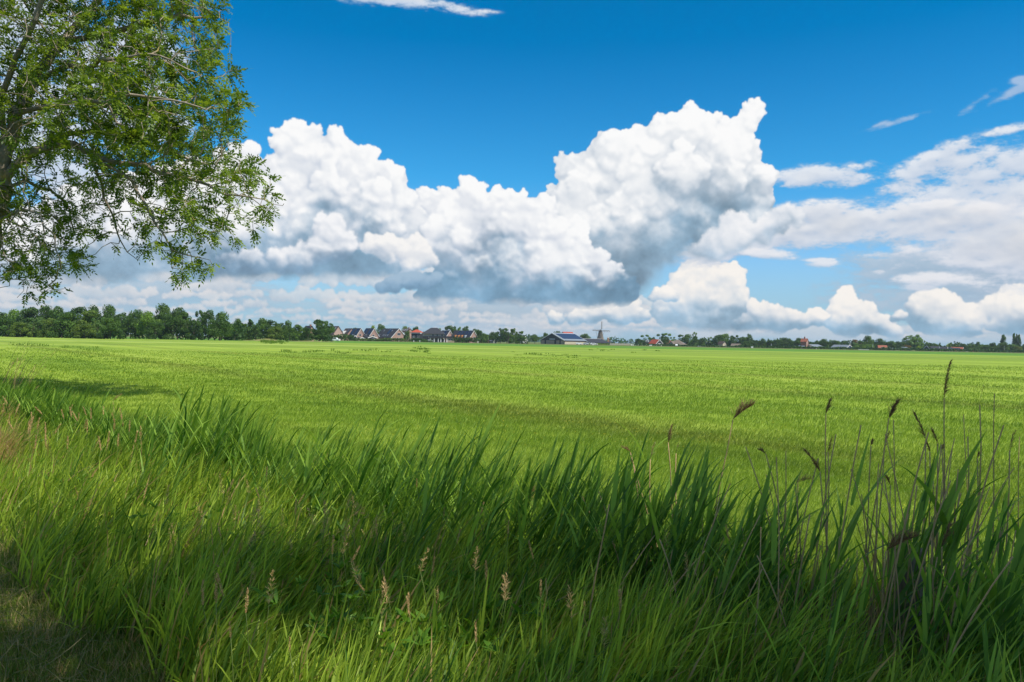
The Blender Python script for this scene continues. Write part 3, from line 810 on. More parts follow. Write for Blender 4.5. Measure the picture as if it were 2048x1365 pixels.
def reed_proto(seed, height):
    g = random.Random(seed)
    bend0 = g.uniform(0.05, 0.16)
    pts = []
    p = np.zeros(3); a = g.uniform(0.0, 0.06)
    for i in range(9):
        pts.append(p.copy()); a += bend0 / 3.5
        p = p + np.array([math.sin(a), g.uniform(-0.03, 0.03), math.cos(a)]) * height * 0.82 / 8
    mb = MB().tube(pts, [0.0042 * (1 - 0.75 * i / 8) for i in range(9)], 5)
    me = mb.mesh('stem', m_rstem, True)
    leaves = []
    nl = g.randint(6, 9)
    for k in range(nl):
        t = 0.30 + 0.70 * k / (nl - 1)
        f = t * 8; i = min(7, int(f)); q = pts[i] + (pts[i + 1] - pts[i]) * (f - i) if i < 8 else pts[8]
        L = height * g.uniform(0.23, 0.34) * (0.75 + 0.5 * math.sin(math.pi * t * 0.8))
        V, F, tn = reed_leaf_mesh('leaf', L, g.uniform(0.026, 0.040) * (height / 1.6) ** 0.5, g.uniform(0.16, 0.66) * (1.25 - 0.5 * t), g.choice((g.uniform(0.0, 0.35), g.uniform(0.0, 0.45), g.uniform(0.3, 1.1))), g.uniform(-0.8, 0.8), g.uniform(0, 1))
        rz = g.gauss(0, 0.42) + (math.pi if g.random() < 0.12 else 0)
        c, s = math.cos(rz), math.sin(rz)
        V = V @ np.array([[c, s, 0], [-s, c, 0], [0, 0, 1]])
        leaves.append((q, np_mesh('leaf', V, F, [m_reed], {'tone': tn}, smooth=True), V, F, tn))
    return me, leaves, mb

protos = [reed_proto(100 + i, 1.62) for i in range(9)]

def reed_spot(px, d):
    """Ground point in the picture column px at distance d."""
    return (gx(px, d), d)

def place_reed(i, x, y, h, rz, label=None, group='green reeds growing along the ditch'):
    me, leaves, _ = protos[i]
    r = empty('reed', (x, y, float(ground_z(x, y)) - 0.02), rz)
    k = h / 1.62
    r.scale = (k * 1.1, k * 1.1, k)
    tag(r, label or 'green reed with broad pointed leaves leaning right in the ditch bed', 'reed', group)
    st = link('stem', me, r)
    for (q, lm, _, _, _) in leaves:
        o = link('leaf', lm, r); o.location = tuple(q)
    return r

# hand-placed tall ones that stand out against the field (column, distance, picture height of the tip)
def by_tip(px, py, d):
    p = at(px, py, d)
    return p.x, p.y, p.z
front = [(330, 845, 6.3), (425, 812, 7.0), (345, 880, 6.0), (400, 850, 6.6), (540, 842, 6.2), (560, 850, 6.0), (672, 848, 6.6), (640, 905, 6.2), (700, 850, 7.2), (795, 918, 5.9), (785, 925, 5.7), (868, 872, 6.5),
         (935, 898, 5.6), (945, 905, 5.5), (985, 938, 5.5), (1080, 960, 5.3), (1100, 955, 5.2), (1135, 958, 5.1), (1250, 940, 5.0), (1180, 980, 5.0), (1410, 915, 4.7), (1450, 955, 4.6), (1475, 960, 4.7), (1300, 1000, 4.8),
         (1360, 990, 4.7), (1395, 980, 4.6), (1510, 1000, 4.5), (1560, 1040, 4.5), (1615, 1075, 4.4), (1705, 1080, 4.2), (1855, 885, 4.1), (1720, 1100, 4.1), (1900, 970, 4.0), (1945, 960, 3.9),
         (1975, 890, 3.9), (1990, 885, 4.0), (2020, 905, 3.8), (2040, 930, 3.8), (2005, 930, 3.7), (1960, 930, 4.1), (2055, 920, 3.7), (2080, 900, 3.8), (1935, 1000, 3.7), (2075, 960, 3.5), (1890, 1030, 3.7)]
rr = random.Random(4)
nplaced = 0
OWN = {0: 'green reed rising alone against the field, the leftmost of the tall front ones', 1: 'tall green reed bent right, its tip high over the left part of the field', 4: 'green reed with two dark leaf tips below the dry mound', 6: 'slim green reed whose fine tip curves over the field below the white pickup', 11: 'reed fanning three dark leaves in front of the field below the pillared villa', 12: 'reed with paired upright dark leaf tips below the barn, left one', 13: 'reed with paired upright dark leaf tips below the barn, right one', 20: 'reed at the start of the shaded right-hand bed, long tip bent right', 24: 'green reed whose tip stands beside the upright brown plume', 33: 'broad-leaved reed curving up close to the tallest brown plume', 37: 'tall reed with sharp dark tips in the clump near the right edge', 39: 'green reed cut by the right edge of the picture'}
for (px, py, d) in front:
    x, y, z = by_tip(px, py, d)
    h = z - float(ground_z(x, y))
    x0 = x - 0.30 * h
    place_reed(rr.randrange(9), x0, y, h / (1.07 if px < 1600 else 1.2), rr.gauss(0, 0.25), OWN.get(nplaced)); nplaced += 1
# rows of the near reed bed
cand = []
for _ in range(5600):
    s = rr.uniform(-6.5, 16); v = rr.gauss(4.45, 0.55)
    x, y = v * o_[0] + DU.x * s, v * o_[1] + DU.y * s
    if y < 2.3 or v < 3.25 or v > 5.55 or abs(x / max(y, .1)) > 0.72: continue
    cand.append((y, x, v))
cand.sort(key=lambda c: c[0])
def reed_height(x, y, v):
    right = 1 / (1 + math.exp(-min(5.0, x / max(y, 0.3) - 0.18) / 0.10))
    px = 1024 + x / max(y, 0.3) * FPX
    gap = math.exp(-((px - 1690) / 140.0) ** 2)
    return (1 - 0.34 * gap) * (0.93 + 0.10 * right + 0.35 * (float(lnoise(x, y, 1.1)) - 0.5)) + 0.35 * max(0, 4.6 - v) * 0.2
cand = [c for c in cand if not (abs(1024 + c[1] / c[0] * FPX - 1690) < 150 and rr.random() < 0.6)]
near_c = [c for i, c in enumerate(cand) if c[0] < 8.5]
rr.shuffle(near_c)
for (y, x, v) in near_c[:190]:
    place_reed(rr.randrange(9), x, y, reed_height(x, y, v) * rr.uniform(0.8, 1.12), rr.gauss(0.05, 0.3)); nplaced += 1
# looser reeds standing forward in the bank grass
for _ in range(90):
    s = rr.uniform(-2.5, 9); v = rr.uniform(2.7, 3.6)
    x, y = v * o_[0] + DU.x * s, v * o_[1] + DU.y * s
    if y < 2.6 or abs(x / y) > 0.68: continue
    place_reed(rr.randrange(9), x, y, rr.uniform(0.62, 0.95), rr.gauss(0, 0.5), 'green reed standing forward of the bed among the bank grass', 'loose reeds in the bank grass')
# the rest of the bed, one mass
allV, allF3, allF4, allT, off = [], [], [], [], 0
def proto_soup(i):
    me, leaves, mb = protos[i]
    V = [np.array(mb.v)]; F4 = [np.array(mb.f4)]; T_ = [np.full(len(mb.v), 0.3)]; o = len(mb.v)
    for (q, lm, lv, lf, tn) in leaves:
        V.append(lv + np.array(q)[None]); F4.append(lf + o); T_.append(tn); o += len(lv)
    return np.concatenate(V), np.concatenate(F4), np.concatenate(T_)
soups = [proto_soup(i) for i in range(9)]
rest = [(y, x, v, 0) for (y, x, v) in near_c[190:1400]] + [(y, x, v, 0) for (y, x, v) in cand if y >= 8.5]
for _ in range(500):
    s = rr.uniform(-10.5, -2.0); v = rr.gauss(4.45, 0.5)
    x, y = v * o_[0] + DU.x * s, v * o_[1] + DU.y * s
    if x > 0.70 * max(y, 0) and 3.3 < v < 5.6: rest.append((max(y, 0.3), x, v, 2) if y > 0.3 else (y, x, v, 2))
for _ in range(3200):
    s = 16 + 44 * rr.random() ** 1.5; v = rr.gauss(4.5, 0.5)
    x, y = v * o_[0] + DU.x * s, v * o_[1] + DU.y * s
    if v < 3.4 or v > 5.7: continue
    rest.append((y, x, v, 1))
Vs, Fs, Ts, off = [], [], [], 0
for (y, x, v, far_) in rest:
    V, F, tn = soups[rr.randrange(9)]
    h = reed_height(x, y, v) * rr.uniform(0.85, 1.12) * (1 - 0.24 * min(1, max(0, (y - 7.5) / 2.5)) * (1 - min(1, max(0, (y - 14) / 8))) + 0.022 * min(12, max(0, y - 15))) / 1.62
    a = rr.gauss(0.0, 0.35); c, s = math.cos(a), math.sin(a)
    k = h * (1.15 + 0.02 * max(0, y - 8))
    M = np.array([[c * k, s * k, 0], [-s * k, c * k, 0], [0, 0, h]])
    Vs.append(V @ M + np.array([x, y, float(ground_z(x, y)) - 0.02])); Fs.append(F + off); Ts.append(tn); off += len(V)
bed = link('reed_bed', np_mesh('reed_bed', np.concatenate(Vs), np.concatenate(Fs), [m_reed], {'tone': np.concatenate(Ts)}, smooth=True))
tag(bed, 'dense bed of green reeds filling the ditch into the distance', 'reeds', kind='stuff')

# ------------------------------------------------------------------ dead reeds of last year with brown plumes
m_straw = plain('dry_straw', (0.46, 0.30, 0.14), 0.7, 0.35, 20)
m_plume = leaf_mat('plume', (0.12, 0.07, 0.045), (0.34, 0.22, 0.14), 0.4, 0.8, 0.05)
m_plume2 = leaf_mat('pale_plume', (0.30, 0.20, 0.09), (0.45, 0.32, 0.16), 0.3, 0.8, 0.05)

def plume_soup(L, w, lean, bend, dirx, n, seed):
    """Drooping tuft of fine hairs, all hanging to the lee side."""
    g = np.random.default_rng(seed)
    t = np.sort(g.random(n)) ** 0.8
    a = lean + bend * t
    x = np.cumsum(np.sin(a)) * L / n * dirx; z = np.cumsum(np.cos(a)) * L / n
    base = np.column_stack([x, g.normal(0, 0.003, n), z])
    prof = (1 - 0.65 * t) * np.clip(t * 8, 0.25, 1)
    ln = w * 1.25 * prof * g.uniform(0.5, 1.6, n)
    return blades(base, ln, np.full(n, 0.0030), g.uniform(0.25, 1.0, n), g.uniform(0.6, 1.6, n), g.normal(0 if dirx > 0 else math.pi, 0.75, n), g.uniform(0, 3.1, n), 2, g.random(n))

def dead_reed(px, py_tip, d, base_dx, plume_len, label, lean_top=0.1, dirx=1, hairs=150, plume_w=0.075, mat=None, py_kink=None, group=None):
    """Straw from the ditch up to the plume foot; tip of the plume at the picture spot."""
    tip = at(px, py_tip, d)
    foot = tip - Vector((math.sin(lean_top) * dirx, 0, math.cos(lean_top))) * plume_len
    bx = foot.x + base_dx; bz = float(ground_z(bx, d)) - 0.05
    r = empty('dead_reed', (bx, d, bz))
    tag(r, label, 'dead reed', group)
    top = foot - r.location
    pts = []
    for i in range(11):
        t = i / 10
        cx = top.x * (t + (0.22 if base_dx * dirx < 0 else 0.1) * t * (t - 1)) + 0.006 * math.sin(t * 9 + px)
        pts.append((cx, 0.006 * math.sin(7 * t + d), top.z * t))
    pts[-1] = tuple(top)
    MB().tube(pts, [0.0060 - 0.0030 * i / 10 for i in range(11)], 5).build('stem', m_straw, r, True)
    if plume_len > 0:
        V, F, tn = plume_soup(plume_len, plume_w, lean_top, 0.35, dirx, hairs, int(px))
        o = link('plume', np_mesh('plume', V, F, [mat or m_plume], {'tone': tn}), r); o.location = top
    return r

PL = 'dead reeds with brown plumes along the ditch'
dead_reed(1500, 804, 5.2, -0.28, 0.16, 'dead reed with a dark one-sided plume bent right above the middle of the dark reeds', 0.75, 1, 190, 0.10, group=PL)
dead_reed(1337, 850, 5.4, 0.13, 0.12, 'straw-coloured dead reed with an upright brown plume, tallest left of the bent-plume one', 0.0, 1, 150, 0.04, group=PL)
dead_reed(1247, 893, 5.5, 0.42, 0.06, 'leaning pale straw with a tiny dark plume, tipped over to the left', 0.9, -1, 60, 0.045, group=PL)
dead_reed(1263, 920, 5.4, 0.18, 0.03, 'short straw with a small dark tuft just under the tipped-over one', 0.4, -1, 40, 0.035, group=PL)
dead_reed(1303, 884, 5.5, 0.02, 0.12, 'thin straw with a faint greyish plume between two brown-plumed reeds', 0.05, 1, 50, 0.03, group=PL)
dead_reed(1354, 880, 5.8, 0.03, 0.10, 'faint thin straw right beside the upright brown plume', 0.05, 1, 25, 0.02, group=PL)
dead_reed(1382, 975, 5.0, 0.02, 0.14, 'low dead reed with a drooping grey-brown plume among the green leaf tips', 0.5, -1, 90, 0.06, group=PL)
dead_reed(1519, 898, 4.9, 0.38, 0.05, 'long thin bowed straw ending in a small dark tuft left of the three tall plumes', 0.9, -1, 60, 0.04, group=PL)
dead_reed(1655, 800, 4.6, 0.03, 0.08, 'tall straight dead reed with a short dark plume, leftmost of the tall ones', 0.1, 1, 120, 0.05, group=PL)
dead_reed(1658, 874, 4.7, 0.02, 0.09, 'dead reed with a thin feathery plume just below the leftmost tall plume', 0.05, 1, 60, 0.035, group=PL)
dead_reed(1618, 896, 4.5, 0.17, 0.15, 'dead reed with a dark hooked plume hanging to the left', 0.45, -1, 150, 0.055, group=PL)
dead_reed(1622, 952, 4.5, 0.12, 0.10, 'dead reed with a yellowish feathery plume under the hooked dark one', 1.1, 1, 60, 0.06, mat=m_plume2, group=PL)
dead_reed(1789, 802, 4.4, -0.22, 0.10, 'tall dead reed with a brown plume leaning right, in the middle of the tall ones', 0.3, 1, 170, 0.065, group=PL)
dead_reed(1772, 862, 4.6, -0.10, 0.10, 'dead reed with a loose pale brown plume under the middle tall plume', 0.1, 1, 60, 0.04, group=PL)
dead_reed(1742, 878, 4.6, -0.06, 0.04, 'dead reed topped by a small round brown tuft beside the loose plume', 0.0, 1, 60, 0.03, group=PL)
dead_reed(1838, 822, 4.3, 0.02, 0.16, 'dead reed with a curling thin plume left of the tallest reed', 0.25, -1, 130, 0.05, group=PL)
dead_reed(1888, 720, 4.2, 0.06, 0.20, 'tallest dead reed, its long narrow plume reaching almost to the horizon', -0.02, 1, 210, 0.035, group=PL)
dead_reed(1870, 858, 4.3, 0.02, 0.08, 'dead reed with a small rough plume below the tallest one', 0.2, -1, 80, 0.04, group=PL)
dead_reed(1884, 890, 4.2, 0.05, 0.03, 'dead reed with a stubby brown tip close right of the tallest stem', 0, 1, 40, 0.025, group=PL)
dead_reed(1858, 885, 4.2, 0.03, 0.05, 'dead reed with a stubby dark tuft right of the big green leaf', 0.1, -1, 60, 0.035, group=PL)
dead_reed(1960, 770, 4.0, 0.02, 0.10, 'tall thin bare-looking straw at the right, its tip only a dark line', 0, 1, 30, 0.008, group=PL)
dead_reed(1936, 850, 4.1, 0.02, 0.06, 'thin straw standing close left of the tall bare one', 0, 1, 15, 0.008, group=PL)
dead_reed(1955, 905, 4.0, 0.02, 0.03, 'thin straw with a small dark knot below the tall bare one', 0, 1, 40, 0.025, group=PL)
dead_reed(2024, 860, 3.9, -0.04, 0.10, 'faint grey plumed straw near the right edge of the picture', 0.1, 1, 50, 0.03, group=PL)
dead_reed(1825, 1062, 3.6, -0.04, 0.15, 'low dead reed with a thick drooping brown plume beside the wooden post', 0.9, 1, 190, 0.09, group=PL)
dead_reed(1894, 1048, 3.7, 0.05, 0.11, 'low dead reed with a dark brown plume hanging right of the big leaf', 0.2, 1, 120, 0.05, group=PL)
dead_reed(1512, 1045, 4.6, 0.06, 0.10, 'low dead reed with a dark plume at the tips of the shaded reeds', 0.4, -1, 110, 0.055, group=PL)
dead_reed(1775, 950, 4.4, 0.0, 0.06, 'short dead reed with a dark hanging tuft in the middle of the straws', 0.3, -1, 70, 0.04, group=PL)
dead_reed(40, 716, 24.0, -0.5, 0.45, 'distant dead reed with a bent plume at the far left end of the reeds', 0.9, 1, 90, 0.22, group=PL)
dead_reed(240, 787, 15.0, 0.05, 0.20, 'lone pale plumed reed above the far lit reeds on the left', 0.7, 1, 80, 0.10, mat=m_plume2, group=PL)
# bare straws without a plume
rs = random.Random(31)
def straw(x, y, h, lx, ly, label, group):
    z = float(ground_z(x, y)) - 0.03
    pts = [(lx * t * t + 0.004 * math.sin(9 * t + x), ly * t * t, h * t) for t in [i / 8 for i in range(9)]]
    o = MB().tube(pts, [0.0052 - 0.0024 * i / 8 for i in range(9)], 4).build('dry_reed', m_straw, None, True)
    o.location = (x, y, z)
    return tag(o, label, 'dead reed', group)
for _ in range(120):
    px = rs.choice([rs.uniform(1560, 2060), rs.uniform(1560, 2060), rs.uniform(1180, 1560), rs.uniform(1750, 1860), rs.uniform(1760, 1900)]); d = rs.uniform(3.5, 5.0)
    straw(gx(px, d), d, rs.uniform(0.9, 1.65) if px > 1560 else rs.uniform(0.6, 1.1), rs.gauss(0, 0.16), rs.gauss(0, 0.1), 'bare dry reed stalk standing among the dark green reeds on the right', 'bare straw stalks among the right-hand reeds')
for _ in range(26):
    px = rs.uniform(-20, 60); d = rs.uniform(19, 24)
    o = straw(gx(px, d), d, rs.uniform(0.9, 1.7), rs.uniform(0.1, 0.8), 0, 'dry pale reed stalk in the clump at the far left end of the ditch', 'dry stalks at the far left')
    o.scale = (1, 1, 1); o.scale.x = 1.0
for (px, d, h, lx) in ((1250, 4.9, 1.05, -0.25), (1268, 4.9, 1.1, -0.2), (1520, 3.3, 0.9, 0.02), (1440, 3.4, 0.7, 0.2), (1420, 3.7, 0.9, 0.25), (1850, 3.0, 0.9, 0.35), (1620, 3.3, 0.8, -0.2)):
    straw(gx(px, d), d, h, lx, 0, 'broken bare straw leaning out of the shaded reed edge', 'leaning broken straws')

# ------------------------------------------------------------------ flowering grass heads in the foreground
m_head = leaf_mat('grass_head', (0.38, 0.25, 0.11), (0.62, 0.44, 0.22), 0.25, 0.8, 0.05)
m_hs = leaf_mat('grass_stalk', (0.13, 0.17, 0.04), (0.2, 0.2, 0.07), 0.1, 0.6)
def head_soup(L, w, seed, loose=0.0):
    g = np.random.default_rng(seed); n = 90 if not loose else 70
    t = g.random(n)
    prof = np.sin(np.pi * np.clip(t * 0.92 + 0.05, 0, 1)) ** 0.7
    a = g.uniform(0, 6.28, n); rr_ = w * prof * 0.35
    base = np.column_stack([np.cos(a) * rr_, np.sin(a) * rr_, t * L])
    if loose:
        return blades(base, L * 0.34 * (1 - 0.6 * t) * g.uniform(0.4, 1.1, n), np.full(n, 0.0028), g.uniform(0.5, 1.2, n), g.uniform(0.2, 0.9, n), a, g.uniform(0, 3, n), 2, g.random(n))
    return blades(base, w * g.uniform(0.7, 1.5, n), np.full(n, w * 0.36), g.uniform(0.15, 0.7, n), g.uniform(-0.3, 0.3, n), a, a + 1.57 + g.normal(0, .4, n), 2, g.random(n))
head_protos = []
for i in range(4):
    V, F, tn = head_soup(0.085, 0.009, 300 + i); head_protos.append(np_mesh('head', V, F, [m_head], {'tone': tn}))
for i in range(3):
    V, F, tn = head_soup(0.13, 0.01, 340 + i, 1.0); head_protos.append(np_mesh('head', V, F, [m_head], {'tone': tn}))
def grass_head(px, py, d, lean, hp, label, group, scale=1.0):
    tip = at(px, py, d)
    hl = (0.085 if hp < 4 else 0.12) * scale
    foot = tip - Vector((math.sin(lean), 0, math.cos(lean))) * hl
    bz = float(ground_z(foot.x, d)); bx = foot.x - math.sin(lean) * 0.25
    r = empty('flowering_grass', (bx, d, bz))
    tag(r, label, 'grass stalk', group)
    tv = foot - r.location
    if tv.z < 0.05: tv.z = 0.05
    pts = [(tv.x * t * t, 0, tv.z * t) for t in [i / 6 for i in range(7)]]
    me = MB().tube(pts, 0.0014, 4).mesh('stalk', m_hs, True)
    a = me.attributes.new('tone', 'FLOAT', 'POINT')
    link('stalk', me, r)
    h = link('head', head_protos[hp], r); h.location = tv; h.rotation_euler = (0, lean, rs.uniform(0, 6)); h.scale = (scale,) * 3
    return r
G1 = 'sunlit orange seed heads in the lower left foreground'
grass_head(395, 1165, 3.3, -0.25, 0, 'sunlit orange seed head leaning left, leftmost of the lit group of four', G1, 1.15)
grass_head(432, 1156, 3.3, -0.03, 1, 'upright sunlit orange seed head, second of the lit group of four', G1, 1.25)
grass_head(460, 1150, 3.3, 0.28, 2, 'sunlit seed head leaning right, third of the lit group of four', G1, 1.1)
grass_head(487, 1180, 3.3, -0.12, 3, 'sunlit orange seed head, rightmost of the lit group of four', G1, 1.15)
grass_head(459, 1245, 3.0, -0.1, 0, 'short pinkish seed head just below the lit group of four', G1, 0.7)
grass_head(572, 1272, 2.8, -0.25, 1, 'pale pink stubby seed head low in the sunlit patch', G1, 0.7)
grass_head(1258, 1178, 3.2, 0.35, 2, 'brown seed head curving right in front of the dark reeds', G1, 1.1)
grass_head(1135, 1180, 3.3, -0.15, 4, 'pale loose seed head leaning left before the dark reeds', G1, 1.0)
grass_head(1170, 1205, 3.3, 0.05, 3, 'narrow tan seed head right of the pale loose one', G1, 0.9)
grass_head(1088, 1160, 3.4, -0.2, 3, 'thin brown seed head left of the pale loose one', G1, 0.8)
grass_head(1212, 1240, 3.0, 0.05, 5, 'loose tan seed head low in front of the dark reeds', G1, 0.9)
grass_head(545, 1150, 3.3, 0.1, 5, 'loose spreading seed head right of the lit group of four', G1, 1.0)
G2 = 'brown seed heads scattered through the shaded bank grass'
for _ in range(120):
    px = rs.choice([rs.uniform(180, 700), rs.uniform(500, 1150), rs.uniform(550, 1100), rs.uniform(0, 2000)])
    d = rs.uniform(2.9, 5.4)
    hy = 682.5 + 0.0185 * (px - 1024)
    hgt_ = rs.uniform(0.52, 0.82)
    py = hy + (CAM_H - hgt_) * FPX / d
    if vco(gx(px, d), d) < 1.9 or py > 1360: continue
    grass_head(px, py, d, rs.gauss(0.05, 0.28), rs.choice([0, 1, 2, 3, 4, 5, 6, 4, 5, 6]), 'brownish seed head on a thin stalk in the shaded bank grass', G2, rs.uniform(0.7, 1.15))
for _ in range(60):
    px = rs.uniform(-10, 330); d = rs.uniform(7.0, 11.5)
    if not 1.9 < vco(gx(px, d), d) < 3.6: continue
    x = gx(px, d); hy = 682.5 + 0.0185 * (px - 1024)
    grass_head(px, hy + (CAM_H - rs.uniform(0.6, 0.85)) * FPX / d, d, rs.gauss(0.25, 0.2), rs.randrange(4), 'straw-coloured seed head in the dry patch at the left edge', 'seed heads in the dry patch at the left', 1.5)

# ------------------------------------------------------------------ weathered post in the reeds
m_post, T = new_mat('weathered_wood')
tcv = T.n('ShaderNodeTexCoord').outputs['Object']
mp = T.n('ShaderNodeMapping'); mp.inputs['Scale'].default_value = (40, 40, 3); T.link(tcv, mp.inputs[0])
gr = T.noise(mp.outputs[0], 1.0, 5, 0.7)
finish(m_post, T, T.ramp(gr, [(0.3, (0.13, 0.095, 0.07)), (0.7, (0.34, 0.27, 0.20))]), 0.9, gr, 0.6, spec=0.1, bump_dist=0.01)
tp_ = at(1802, 1094, 4.1); gz = float(ground_z(tp_.x, 4.1)) - 0.3
mb = MB()
k = 12; ring = []
H_ = tp_.z - gz
for j, (zz, r0) in enumerate(((0, 0.07), (0.3, 0.072), (H_ * 0.6, 0.066), (H_ - 0.03, 0.062), (H_, 0.056))):
    ring.append([((r0 + 0.006 * math.sin(i * 2.7 + j)) * math.cos(6.283 * i / k), (r0 + 0.006 * math.cos(i * 3.1)) * math.sin(6.283 * i / k), zz + (0.012 * math.sin(i * 1.7) if j == 4 else 0)) for i in range(k)])
vv_ = [p for r_2 in ring for p in r_2] + [(0, 0, H_ - 0.01)]
ff = [(a * k + i, a * k + (i + 1) % k, (a + 1) * k + (i + 1) % k, (a + 1) * k + i) for a in range(4) for i in range(k)] + [(4 * k + i, 4 * k + (i + 1) % k, 5 * k) for i in range(k)]
mb.add(vv_, ff)
post = mb.build('fence_post', m_post); post.location = (tp_.x, 4.1, gz); post.rotation_euler = (0, R(2), 0)
tag(post, 'short weathered wooden post half hidden by reeds and straws at the lower right', 'post')
# ------------------------------------------------------------------ trees
m_bark, T = new_mat('ash_bark')
tcv = T.n('ShaderNodeTexCoord').outputs['Object']
n1 = T.noise(tcv, 3.0, 6, 0.65); n2_ = T.noise(tcv, 22.0, 5, 0.7); n3_ = T.noise(tcv, 1.7, 4, 0.6)
cb = T.ramp(n1, [(0.3, (0.17, 0.14, 0.10)), (0.7, (0.38, 0.32, 0.25))])
cb = T.mix(T.maprange(n3_, 0.56, 0.70), cb, (0.36, 0.27, 0.07))
finish(m_bark, T, cb, 0.9, n2_, 0.7, spec=0.1, bump_dist=0.03)
m_ash = leaf_mat('ash_leaf', (0.048, 0.102, 0.012), (0.205, 0.280, 0.024), 0.42, 0.45, 0.3, tk=1.7)

def grow(limbs, attract, step=0.32, influence=2.6, kill=0.55, iters=70):
    """Branches grow from the limbs towards points spread through the crown."""
    nodes, par = [], []
    for ln in limbs:
        start = ln[0]; prev = ln[1]
        for p in start:
            p = np.array(p, float)
            if prev is not None:
                a = nodes[prev]; L = np.linalg.norm(p - a); k = max(1, int(L / step))
                for i in range(1, k + 1):
                    q = a + (p - a) * i / k + (rng.normal(0, 0.035, 3) if i < k else 0)
                    nodes.append(q); par.append(prev); prev = len(nodes) - 1
            else:
                nodes.append(p); par.append(-1); prev = len(nodes) - 1
        ln.append(prev)
    A = np.array(attract)
    N = np.array(nodes); par = list(par)
    near = np.full(len(A), 1e9); who = np.zeros(len(A), int)
    def upd(lo):
        nonlocal near, who
        B = N[lo:]
        for s in range(0, len(A), 800):
            d = np.linalg.norm(A[s:s + 800, None] - B[None], axis=2)
            m = d.argmin(1); dm = d[np.arange(len(m)), m]
            b = dm < near[s:s + 800]
            near[s:s + 800][b] = dm[b]; who[s:s + 800][b] = m[b] + lo
    upd(0)
    for it in range(iters):
        act = (near < influence) if it > 6 else (near < influence * 1.6)
        if not act.any(): break
        new, npar = [], []
        for w in np.unique(who[act]):
            sel = act & (who == w)
            dv = (A[sel] - N[w]); dv /= np.linalg.norm(dv, axis=1)[:, None] + 1e-9
            d = dv.mean(0) + rng.normal(0, 0.16, 3) + np.array([0, 0, -0.10])
            d /= np.linalg.norm(d) + 1e-9
            new.append(N[w] + d * step); npar.append(w)
        lo = len(N)
        N = np.concatenate([N, np.array(new)]); par += npar
        upd(lo)
        kp = near > kill
        A, near, who = A[kp], near[kp], who[kp]
        if not len(A): break
    return N, np.array(par)

def branch_mesh(N, par, r_tip, expo, r_max):
    n = len(N)
    kids = np.bincount(par[par >= 0], minlength=n)
    rad = np.zeros(n)
    rad[kids == 0] = r_tip
    acc = np.zeros(n)
    order = np.argsort(-np.arange(n))
    for i in order:                      # children always come after their parent
        if kids[i]: rad[i] = acc[i] ** (1 / expo)
        if par[i] >= 0: acc[par[i]] += rad[i] ** expo
    rad = np.minimum(rad, r_max)
    K = 5
    V, F = [], []
    idx = {}
    off = 0
    ang = np.arange(K) * 2 * math.pi / K
    for i in range(n):
        p = par[i]
        if p < 0: continue
        a, b = N[p], N[i]
        d = b - a; L = np.linalg.norm(d)
        if L < 1e-6: continue
        d /= L
        u = np.cross(d, [0.3, 0.2, 0.9]); u /= np.linalg.norm(u) + 1e-9; w = np.cross(d, u)
        ra = min(rad[p], rad[i] * 1.35); rb = rad[i]
        c = np.cos(ang)[:, None] * u + np.sin(ang)[:, None] * w
        V.append(a + c * ra); V.append(b + d * rb * 0.25 + c * rb)
        F += [(off + j, off + (j + 1) % K, off + K + (j + 1) % K, off + K + j) for j in range(K)]
        off += 2 * K
    return np.concatenate(V), np.array(F), rad, kids

def pinnate(points, dirs, g, L0=0.26, pairs=4):
    """Compound leaves: leaflets in pairs on a drooping midrib."""
    n = len(points)
    L = g.uniform(0.8, 1.2, n) * L0
    d = dirs / (np.linalg.norm(dirs, axis=1)[:, None] + 1e-9)
    side = np.cross(d, np.array([0, 0, 1.0]) + g.normal(0, 0.45, (n, 3))); side /= np.linalg.norm(side, axis=1)[:, None] + 1e-9
    up = np.cross(side, d)
    Vs, tone = [], g.random(n)
    for k in range(pairs * 2 + 1):
        t = 0.28 + 0.62 * (k // 2) / pairs if k < pairs * 2 else 0.92
        sgn = (1 if k % 2 else -1) if k < pairs * 2 else 0
        q = points + d * (L * t)[:, None] + np.array([0, 0, -1]) * (L * t * t * 0.35)[:, None]
        ax = side * sgn * 0.85 + d * (0.55 if sgn else 1.0) + np.array([0, 0, -0.25]) + g.normal(0, 0.15, (n, 3))
        ax /= np.linalg.norm(ax, axis=1)[:, None]
        ll = L * 0.36; ww = L * 0.075
        wv = np.cross(ax, up + g.normal(0, 0.25, (n, 3))); wv /= np.linalg.norm(wv, axis=1)[:, None] + 1e-9
        Vs.append(np.stack([q, q + ax * (ll * 0.45)[:, None] + wv * ww[:, None], q + ax * ll[:, None], q + ax * (ll * 0.45)[:, None] - wv * ww[:, None]], 1))
    V = np.stack(Vs, 1).reshape(-1, 3)
    F = np.arange(len(V)).reshape(-1, 4)
    return V, F, np.repeat(tone, (pairs * 2 + 1) * 4)

# ---- the big ash at the left edge: limbs traced at their own distance
TD = 22.0
def tp3(px, py, dy=0.0):
    p = at(px, py, TD + dy)
    return (p.x, p.y, p.z)
base = at(-62, 740, TD); base.z = 0
trunk_pts = [(base.x, TD, -0.1), (base.x + 0.08, TD, 1.4), tp3(-32, 560), tp3(-18, 480), tp3(-6, 420), tp3(4, 375)]
limbs = [[trunk_pts, None]]
def limb(prev_limb, pts): limbs.append([pts, prev_limb])
